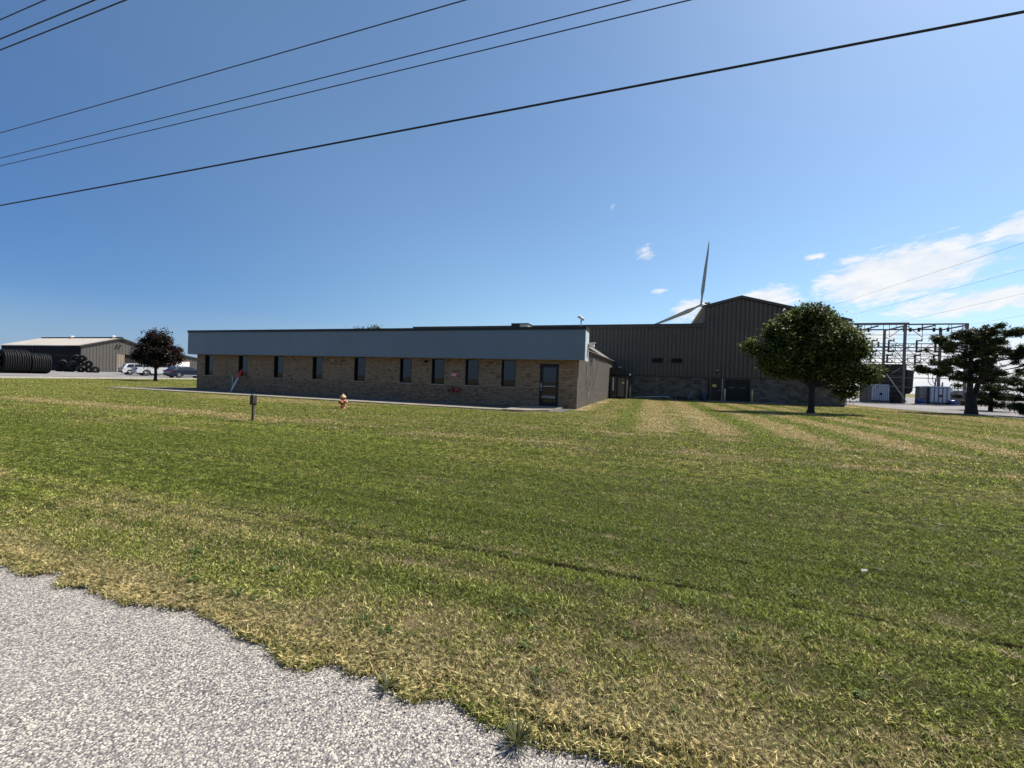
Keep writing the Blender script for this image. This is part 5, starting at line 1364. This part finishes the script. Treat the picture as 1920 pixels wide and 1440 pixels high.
for k in range(5):
    mb = MB(); mb.box(32.1, 34.3, 59.53, 59.595, .4 + k * .3, .5 + k * .3); mb.build('louvre', M['steel'], t)
mb = MB(); mb.box(32.05, 32.3, 59.3, 59.5, 1.7, 2.15); mb.build('meter_box', M['white'], t)
for (x, lab) in ((29.25, 'blue motor on the ground beside the dark housing'), (32.15, 'blue motor on the ground right of the transformer')):
    y = 58.9; z = ss_z(x, y); t = thing('motor', lab, 'motor', (x, y, z), 'blue motors in the substation')
    mb = MB(); mb.lathe([(.18, -.42), (.24, -.38), (.25, .30), (.18, .36), (.06, .38), (.06, .5)], (x, y, z + .36), 14, 'x'); mb.build('motor_body', M['blue'], t, True)
    mb = MB(); mb.box(x - .4, x + .5, y - .22, y + .22, z, z + .13); mb.build('base', M['beige'], t)
for (a, b, lab) in (((26.2, 59.2, 3.6), (27.9, 58.6, .35), 'pale slanting brace tube in front of the dark housing'), ((32.4, 58.9, 2.15), (33.4, 58.4, .3), 'pale slanting brace tube right of the transformer')):
    mb = MB(); mb.tube(a, b, .05, n=8); tag(mb.build('brace_tube', M['steel_pale']), lab, 'brace', 'pale brace tubes in the substation')
# low fence at the drive's far side
t = thing('yard_fence', 'low post and rail fence beyond the gravel drive behind the pines', 'fence', (38, 58, .3))
for k in range(9):
    x = 34.6 + k * 1.6; y = 59 - k * .5; mb = MB(); mb.box(x - .05, x + .05, y - .05, y + .05, .2, 1.15); mb.build('post', M['steel'], t)
for z in (.55, 1.0):
    mb = MB(); mb.bar((34.6, 58.94, z), (34.6 + 12.8, 54.94, z), .05); mb.build('rail', M['steel'], t)

# ------------------------------------------------------------------ wind turbine
HB = Vector((45.7, 437.6, 81.0)); vd = Vector((45.7, 437.6, 0)).normalized(); lat = Vector((vd.y, -vd.x, 0)); yaw = R(24)
e_ = math.cos(yaw) * lat - math.sin(yaw) * vd; ax = -math.sin(yaw) * lat - math.cos(yaw) * vd
WT = thing('wind_turbine', 'tall pale wind turbine rising far behind the factory roof', 'wind turbine', tuple(HB - ax * 5 - zz * 81))
mb = MB(); tb = HB - ax * 4.5; mb.path([tb - zz * 82, tb - zz * 40, tb - zz * 2], [2.4, 1.9, 1.35], 20); mb.build('tower', M['turbine'], WT, True)
mb = MB(); mb.path([HB - ax * 1.2, HB - ax * 2.0, HB - ax * 4, HB - ax * 15, HB - ax * 16], [1.4, 1.9, 2.2, 2.1, 1.4], 10); mb.build('nacelle', M['turbine'], WT, True)
mb = MB(); c = HB - ax * 13 + zz * 3.4; mb.path([c - lat * 2.6, c + lat * 2.6], [1.5, 1.5], 4); mb.build('cooler', M['turbine_grey'], WT)
mb = MB(); mb.path([HB - ax * 1.2, HB + ax * .3, HB + ax * 1.6, HB + ax * 2.2], [1.9, 1.9, 1.2, .2], 14); mb.build('hub', M['turbine'], WT, True)
for k in range(3):
    an = R((84, 198, 322)[k]); d = e_ * math.cos(an) + zz * math.sin(an); pr = d.cross(ax).normalized(); Lb = 61
    mb = MB(); rows = []
    for (s_, ch_, th_, tw) in ((0.02, 2.0, 2.0, 90), (.06, 2.0, 2.0, 80), (.12, 2.6, 1.5, 40), (.22, 4.4, 1.0, 20), (.4, 3.6, .7, 10), (.6, 2.9, .5, 6), (.8, 2.0, .28, 3), (.95, .9, .15, 1), (1.0, .15, .05, 0)):
        c = HB + ax * .5 + d * (Lb * s_ + 0) + ax * (2.2 * s_ * s_); ca = math.cos(R(tw)); sa = math.sin(R(tw)); cd = pr * ca + ax * sa; td = d.cross(cd).normalized()
        rows.append([tuple(c + cd * (ch_ * (.5 * math.cos(q) - .12 * (ch_ > 2.2))) + td * th_ * .5 * math.sin(q)) for q in [2 * math.pi * i / 10 for i in range(10)]])
    for a, b in zip(rows[:-1], rows[1:]): mb.loft(a, b, caps=False)
    mb.build('blade', M['turbine'], WT, True)

# ------------------------------------------------------------------ overhead lines
def cable(y, h, rad, x0, x1, m, label, sag=.25, grp='overhead lines along the road'):
    mb = MB(); n = 60; mb.path([(x0 + (x1 - x0) * k / n, y, h - sag * math.sin(math.pi * k / n) ** 2 + sag * .8) for k in range(n + 1)], rad, 6)
    tag(mb.build('overhead_cable', m, smooth=True), label, 'cable', grp)
cable(6.64, 6.0, .018, -62, 40, M['cable'], 'thickest and lowest black cable crossing the whole sky', .2)
cable(8.5, 10.0, .013, -70, 50, M['wire'], 'highest wire of the three that cross the upper left sky', .2)
cable(9.0, 9.5, .013, -70, 50, M['wire'], 'middle wire of the three that cross the upper left sky', .2)
cable(9.3, 9.45, .013, -70, 50, M['wire'], 'lowest wire of the three that cross the upper left sky', .2)
cable(12.04, 18.0, .027, -90, 60, M['cable'], 'lowest wire of the three in the top left corner', .2)
cable(11.63, 18.0, .027, -90, 60, M['cable'], 'middle wire of the three in the top left corner', .2)
cable(10.97, 18.0, .022, -90, 60, M['cable'], 'topmost wire of the three in the top left corner', .2)
RW = [((20.89, 60, 11.8), (21.63, 34, 11.0), 'highest of the thin wires running to the substation'), ((23.08, 60, 10.66), (26.15, 41, 10.96), 'second highest thin wire running to the substation'),
      ((27.75, 60, 9.76), (31.96, 50, 10.89), 'third thin wire down running to the substation'), ((36.8, 66, 9.99), (40.99, 64, 10.97), 'lowest thin wire above the big pine')]
for a, b, lab in RW:
    a = Vector(a); b = Vector(b); c = b + (b - a) * (1.0 if a.y < 61 else 3.0); mb = MB(); mb.path([a.lerp(c, k / 12) - zz * .1 * math.sin(math.pi * k / 12) for k in range(13)], .009, 5)
    tag(mb.build('substation_wire', M['wire'], smooth=True), lab, 'wire', 'wires running to the substation')

# ------------------------------------------------------------------ grass
def blade_patch(name, n, size, hmin, hmax, wid, seed, lean=.55):
    g = np.random.default_rng(seed)
    p = np.stack([(g.random(n) - .5) * size, (g.random(n) - .5) * size, np.full(n, -.012)], 1)
    h = hmin + (hmax - hmin) * g.random(n) ** 1.3; an = g.random(n) * 6.283; ln = lean * (.2 + g.random(n)) * h
    d = np.stack([np.cos(an), np.sin(an), np.zeros(n)], 1); a2 = g.random(n) * 6.283
    s = np.stack([np.cos(a2), np.sin(a2), np.zeros(n)], 1) * (wid * (.6 + .8 * g.random(n)))[:, None] * .5
    m = p + d * (ln * .35)[:, None]; m[:, 2] += h * .6; t = p + d * ln[:, None] * 1.3; t[:, 2] += h
    V = np.stack([p - s, p + s, m + s * .9, m - s * .9, t], 1)
    base = np.arange(n)[:, None] * 5
    me = bpy.data.meshes.new(name)
    faces = np.concatenate([base + [0, 1, 2, 3]], 0).tolist() + (base + [3, 2, 4]).tolist()
    me.from_pydata(V.reshape(-1, 3).tolist(), [], faces); me.materials.append(M['blades'])
    tone = np.clip(g.normal(.45, .24, n), 0, 1); at = me.attributes.new('tone', 'FLOAT', 'POINT'); at.data.foreach_set('value', np.repeat(tone, 5).astype(np.float32))
    return bpy.data.objects.new(name, me)


def scatter(name, pts, rot, scl, idx, protos):
    coll = bpy.data.collections.new(name + '_sources')
    for p in protos: coll.objects.link(p)
    me = bpy.data.meshes.new(name); me.from_pydata(pts.tolist(), [], [])
    for nm, ty, v in (('rot', 'FLOAT', rot), ('scl', 'FLOAT', scl), ('idx', 'INT', idx)):
        at = me.attributes.new(nm, ty, 'POINT'); at.data.foreach_set('value', v.astype(np.float32 if ty == 'FLOAT' else np.int32))
    ob = bpy.data.objects.new(name, me); COL.objects.link(ob)
    ng = bpy.data.node_groups.new(name + '_nodes', 'GeometryNodeTree')
    ng.interface.new_socket('Geometry', in_out='INPUT', socket_type='NodeSocketGeometry'); ng.interface.new_socket('Geometry', in_out='OUTPUT', socket_type='NodeSocketGeometry')
    nn = ng.nodes.new; gi = nn('NodeGroupInput'); go = nn('NodeGroupOutput'); ip = nn('GeometryNodeInstanceOnPoints'); ci = nn('GeometryNodeCollectionInfo')
    ci.inputs['Collection'].default_value = coll; ci.inputs['Separate Children'].default_value = True; ci.inputs['Reset Children'].default_value = True
    def attr(nm, ty):
        a = nn('GeometryNodeInputNamedAttribute'); a.data_type = ty; a.inputs['Name'].default_value = nm; return a.outputs['Attribute']
    cx = nn('ShaderNodeCombineXYZ'); lk = ng.links.new
    lk(gi.outputs[0], ip.inputs['Points']); lk(ci.outputs[0], ip.inputs['Instance']); ip.inputs['Pick Instance'].default_value = True
    lk(attr('idx', 'INT'), ip.inputs['Instance Index']); lk(attr('rot', 'FLOAT'), cx.inputs[2])
    e2r = nn('FunctionNodeEulerToRotation'); lk(cx.outputs[0], e2r.inputs[0]); lk(e2r.outputs[0], ip.inputs['Rotation'])
    lk(attr('scl', 'FLOAT'), ip.inputs['Scale']); lk(ip.outputs[0], go.inputs[0])
    md = ob.modifiers.new('scatter', 'NODES'); md.node_group = ng
    return kind(ob, 'stuff')


def grass():
    g = np.random.default_rng(77); P = []; S = []; I = []
    near = [blade_patch('turf_a%02d' % k, 680, .34, .016, .044, .0046, 100 + k, .9) for k in range(6)]
    mid = [blade_patch('turf_b%02d' % k, 400, .62, .02, .055, .010, 200 + k, .8) for k in range(4)]
    far = [blade_patch('turf_c%02d' % k, 420, 1.25, .03, .065, .016, 300 + k) for k in range(4)]

    def grid(x0, x1, y0, y1, st):
        X, Y = np.meshgrid(np.arange(x0, x1, st), np.arange(y0, y1, st)); X = X.ravel(); Y = Y.ravel()
        return X + (g.random(len(X)) - .5) * st, Y + (g.random(len(Y)) - .5) * st

    def inview(x, y, pad):
        # keep only what this place could show from about here (generous margin)
        d = x * f0.x + y * f0.y; l = x * r0.x + y * r0.y
        return (d > .2) & (np.abs(l) < d * 1.55 + pad)
    for (x0, x1, y0, y1, st, n0, n, hid) in ((-16, 12, 1.75, 9.0, .20, 0, 6, 0), (-36, 18, 9.0, 18.0, .40, 6, 4, 1), (-62, 34, 17.6, 60.0, .85, 10, 4, 2), (-62, -16, 2, 9.0, .4, 6, 4, 1), (12, 30, 4, 9, .4, 6, 4, 1), (-62, -36, 9, 17.6, .85, 10, 4, 2), (18, 34, 9, 17.6, .85, 10, 4, 2)):
        x, y = grid(x0, x1, y0, y1, st); m = inview(x, y, 3.0)
        mg = [.12, .28, .6][hid]
        m &= ~((x > -34 - mg) & (x < -5.0 + mg * .5) & (y > 16.95 - mg * .35) & (y < 42))
        m &= ~((x > -6.2) & (x < -3.5 + mg * .15) & (y > 17.6) & (y < 42))
        m &= ~((x > -31) & (x < 17 + mg * .3) & (y > 43.3 - mg * .5)) & ~((x > 5) & (x < 17) & (y > 41.8 - mg * .4)) & ~((x > -4) & (x < -1.5) & (y > 38.5))
        le = -53.3 - (y - 15) * .075; m &= x > le + mg
        de = 18.9 + .12 * np.maximum(0, 48 - y) + .010 * np.maximum(0, 48 - y) ** 2; m &= ~((y > 18) & (x > de - mg * .3))
        x = x[m]; y = y[m]
        if hid == 0:
            ed = np.array([road_edge(v) for v in x]); w = np.array([crease(a, b)[0] for a, b in zip(x, y)])
            dn = y - ed; dc = np.abs(y - np.array([crease_y(v) for v in x])); keep = (dn > .13) & ~((dc < .15) & (x > -4.6))
            keep &= ~((dn < .32) & (g.random(len(x)) < .05))
            x = x[keep]; y = y[keep]; z = np.array([ground_z(a, b) for a, b in zip(x, y)])
            dn = dn[keep]; sc = np.where(dn < .3, .75, 1.0) * (.75 + .5 * g.random(len(x)))
        else:
            z = Tnp(x, y); sc = .8 + .4 * g.random(len(x))
        P.append(np.stack([x, y, z], 1)); S.append(sc); I.append(n0 + g.integers(0, n, len(x)))
    P = np.concatenate(P); S = np.concatenate(S); I = np.concatenate(I)
    scatter('grass', P, g.random(len(P)) * 6.283, S, I, near + mid + far)


grass()

# ragged fringe: small tufts that creep over the road edge
g = np.random.default_rng(9)
tufts = [blade_patch('tuft%02d' % k, 40, .07, .014, .036, .004, 400 + k, .8) for k in range(5)]
# the washed-out line itself: a narrow ribbon of bare dark soil along the verge
mb = MB(); xs_ = list(np.arange(-5.4, 14.0, .03))
for x in xs_:
    w = max(.020, .030 + .014 * mnoise.noise(Vector((x * 3.1, 4, 2))) + .010 * mnoise.noise(Vector((x * 17, 1, 2)))) * min(1.0, (x + 5.4) * .4); y = crease_y(x)
    zc_ = ground_z(x, y) + .026; mb.v += [(x, y - w, zc_), (x, y + w, zc_ + .004)]
for k in range(len(xs_) - 1): mb.f.append((2 * k, 2 * k + 2, 2 * k + 3, 2 * k + 1))
kind(mb.build('bare_soil', mat('dark_soil', (.016, .012, .007), .95, var=.4, vscale=20, bump=.8, spec=0.0)), 'structure')
# small tufts close up to the washed-out line
X = g.uniform(-4.8, 9, 7000); cy = np.array([crease_y(x) for x in X]); sd_ = np.where(g.random(7000) < .5, 1, -1); dd = g.uniform(0, .19, 7000)
wv = np.array([max(0.0, min(1.0, 0.75 + 0.6 * mnoise.noise(Vector((x * 2.3, 4, 2))))) for x in X]); kp = dd > .058 + .012 * wv; X = X[kp]; Yv = (cy + sd_ * dd)[kp]
scatter('verge_tufts', np.stack([X, Yv, np.array([ground_z(a, b) for a, b in zip(X, Yv)])], 1), g.random(len(X)) * 6.28, .6 + .6 * g.random(len(X)), g.integers(0, 5, len(X)), tufts[:5])
tufts = [blade_patch('fringe%02d' % k, 40, .08, .012, .036, .0045, 500 + k, 1.5) for k in range(5)]
X = g.uniform(-8, 4, 6000); Yv = np.array([road_edge(x) for x in X]) + np.abs(g.normal(.05, .17, 6000))
scatter('edge_tufts', np.stack([X, Yv, np.array([max(-.245, ground_z(a, b)) for a, b in zip(X, Yv)])], 1), g.random(6000) * 6.28, .6 + .7 * g.random(6000), g.integers(0, 5, 6000), tufts)
# loose road chips
def chip(seed):
    r = random.Random(seed); me = bpy.data.meshes.new('chip'); v = [(math.cos(a) * r.uniform(.7, 1.1), math.sin(a) * r.uniform(.6, 1.0), z * r.uniform(.4, .7)) for z in (-1, 1) for a in (0, 1.3, 2.5, 3.7, 5.0)]
    f = [(4, 3, 2, 1, 0), (5, 6, 7, 8, 9)] + [(i, (i + 1) % 5, 5 + (i + 1) % 5, 5 + i) for i in range(5)]
    me.from_pydata([(a * .006, b * .006, c * .006) for a, b, c in v], [], f); me.materials.append(M['stone']); return bpy.data.objects.new('chip%02d' % seed, me)
X = g.uniform(-7, 2, 2400); ed = np.array([road_edge(x) for x in X]); Yv = ed - np.abs(g.exponential(.22, 2400)) + .07
zc = np.array([road_z(y) for y in Yv])
scatter('loose_chips', np.stack([X, Yv, zc + .003], 1), g.random(2400) * 6.28, .4 + .6 * g.random(2400), g.integers(0, 5, 2400), [chip(k) for k in range(5)])

M['clover'] = leaf_mat('clover_leaf', [(.04, .060, .014), (.085, .12, .03), (.15, .19, .06)], .3); M['deadgrass'] = leaf_mat('dead_grass', [(.14, .10, .055), (.29, .215, .13), (.42, .33, .21)], .25)
def leafy(name, n, L, wd, m, seed, up):
    r = np.random.default_rng(seed); V = []; F = []; tone = []
    for k in range(n):
        an = r.random() * 6.283; l = L * (.4 + .7 * r.random()); a = np.array([math.cos(an), math.sin(an), 0]); s_ = np.array([-math.sin(an), math.cos(an), 0]); w = wd * (.6 + .7 * r.random()) / 2
        o = a * .5 * L * r.random(); h = up * l * (.3 + r.random()); b = len(V)
        V += [o - s_ * w * .3, o + s_ * w * .3, o + a * l * .6 + s_ * w + [0, 0, h], o + a * l * .6 - s_ * w + [0, 0, h], o + a * l + [0, 0, h * .9]]
        F += [(b, b + 1, b + 2, b + 3), (b + 3, b + 2, b + 4)]; tone += [float(np.clip(r.normal(.5, .25), 0, 1))] * 5
    me = bpy.data.meshes.new(name); me.from_pydata([tuple(v) for v in V], [], F); me.materials.append(M[m]); at = me.attributes.new('tone', 'FLOAT', 'POINT'); at.data.foreach_set('value', tone)
    return bpy.data.objects.new(name, me)
n_ = 1500; X = g.uniform(-14, 12, n_); Yv = 2.1 + 12 * g.random(n_) ** 1.4; cc = np.array([mnoise.noise(Vector((a * .8, b * .8, 5))) for a, b in zip(X, Yv)]); kp = cc > .02; X, Yv = X[kp], Yv[kp]
scatter('clover', np.stack([X, Yv, np.array([ground_z(a, b) + .012 for a, b in zip(X, Yv)])], 1), g.random(len(X)) * 6.28, .6 + .9 * g.random(len(X)), g.integers(0, 4, len(X)), [leafy('clover%d' % k, 20, .032, .011, 'clover', 600 + k, .5) for k in range(4)])
X = np.concatenate([g.uniform(-6, 0, 30), g.uniform(-7, 8, 170)]); Yv = np.concatenate([np.array([crease_y(v) for v in X[:30]]) + .09 + np.abs(g.normal(0, .07, 30)), 1.95 + 5 * g.random(170) ** 1.3])
scatter('dead_tufts', np.stack([X, Yv, np.array([ground_z(a, b) + .008 for a, b in zip(X, Yv)])], 1), g.random(len(X)) * 6.28, .6 + .8 * g.random(len(X)), g.integers(0, 4, len(X)), [leafy('dead%d' % k, 40, .040, .003, 'deadgrass', 700 + k, .45) for k in range(4)])


# weeds
def weed(x, y, label, n, L, wid, seed, m='weed', up=.5, z=None, grp='weeds along the road edge'):
    r = np.random.default_rng(seed); z = ground_z(x, y) + .0 if z is None else z; V = []; F = []; tone = []
    for k in range(n):
        an = r.random() * 6.283; l = L * (.5 + .6 * r.random()); u = up * (.3 + r.random()); w = wid * (.6 + .7 * r.random()); ax_ = np.array([math.cos(an), math.sin(an), 0]); sd_ = np.array([-math.sin(an), math.cos(an), .25])
        st = np.array([x, y, z]) + ax_ * .012 * r.random(); b = len(V); rr = []
        for q in range(5):
            t_ = q / 4; c = st + ax_ * l * t_ * (1 - .35 * u * t_) + np.array([0, 0, l * u * (t_ - .55 * t_ * t_)]); ww = w * math.sin(math.pi * (.12 + .86 * t_)) * .5
            V.append(c - sd_ * ww); V.append(c + sd_ * ww)
        for q in range(4): F.append((b + 2 * q, b + 2 * q + 1, b + 2 * q + 3, b + 2 * q + 2))
        tone += [float(np.clip(r.normal(.35, .3), 0, 1))] * 10
    o = np_mesh('weed', np.array(V), np.array(F), M[m], None, np.array(tone)); c = np.array([x, y, z])
    o.data.transform(Matrix.Translation((-x, -y, -z))); o.location = (x, y, z)
    return tag(o, label, 'weed', grp)
weed(-.50, 1.73, 'dark spiky weed clump at the very edge of the road', 130, .11, .0045, 1, up=1.1, z=-.245)
weed(-.47, 2.03, 'pale broad leaved weed just above the dark spiky clump', 60, .085, .007, 2, up=.8)
weed(-1.22, 1.80, 'green tuft leaning over the road left of the spiky weed', 50, .09, .006, 5, up=.9, z=-.245)
weed(-3.75, 1.93, 'green weed overhanging the road edge at the left', 44, .08, .006, 4, up=.7, z=-.245)
mb = MB(); px_, py_ = 1.85, 4.42; pz_ = ground_z(px_, py_) + .05
mb.quad((px_ - .02, py_ - .01, pz_), (px_ + .02, py_ - .02, pz_ + .012), (px_ + .03, py_ + .01, pz_ + .02), (px_ - .01, py_ + .02, pz_ + .012)); mb.quad((px_ - .02, py_ - .01, pz_ - .003), (px_ - .01, py_ + .02, pz_ + .009), (px_ + .03, py_ + .01, pz_ + .017), (px_ + .02, py_ - .02, pz_ + .009))
tag(mb.build('paper_scrap', M['paper']), 'small pale scrap of litter lying on the right lawn', 'litter')
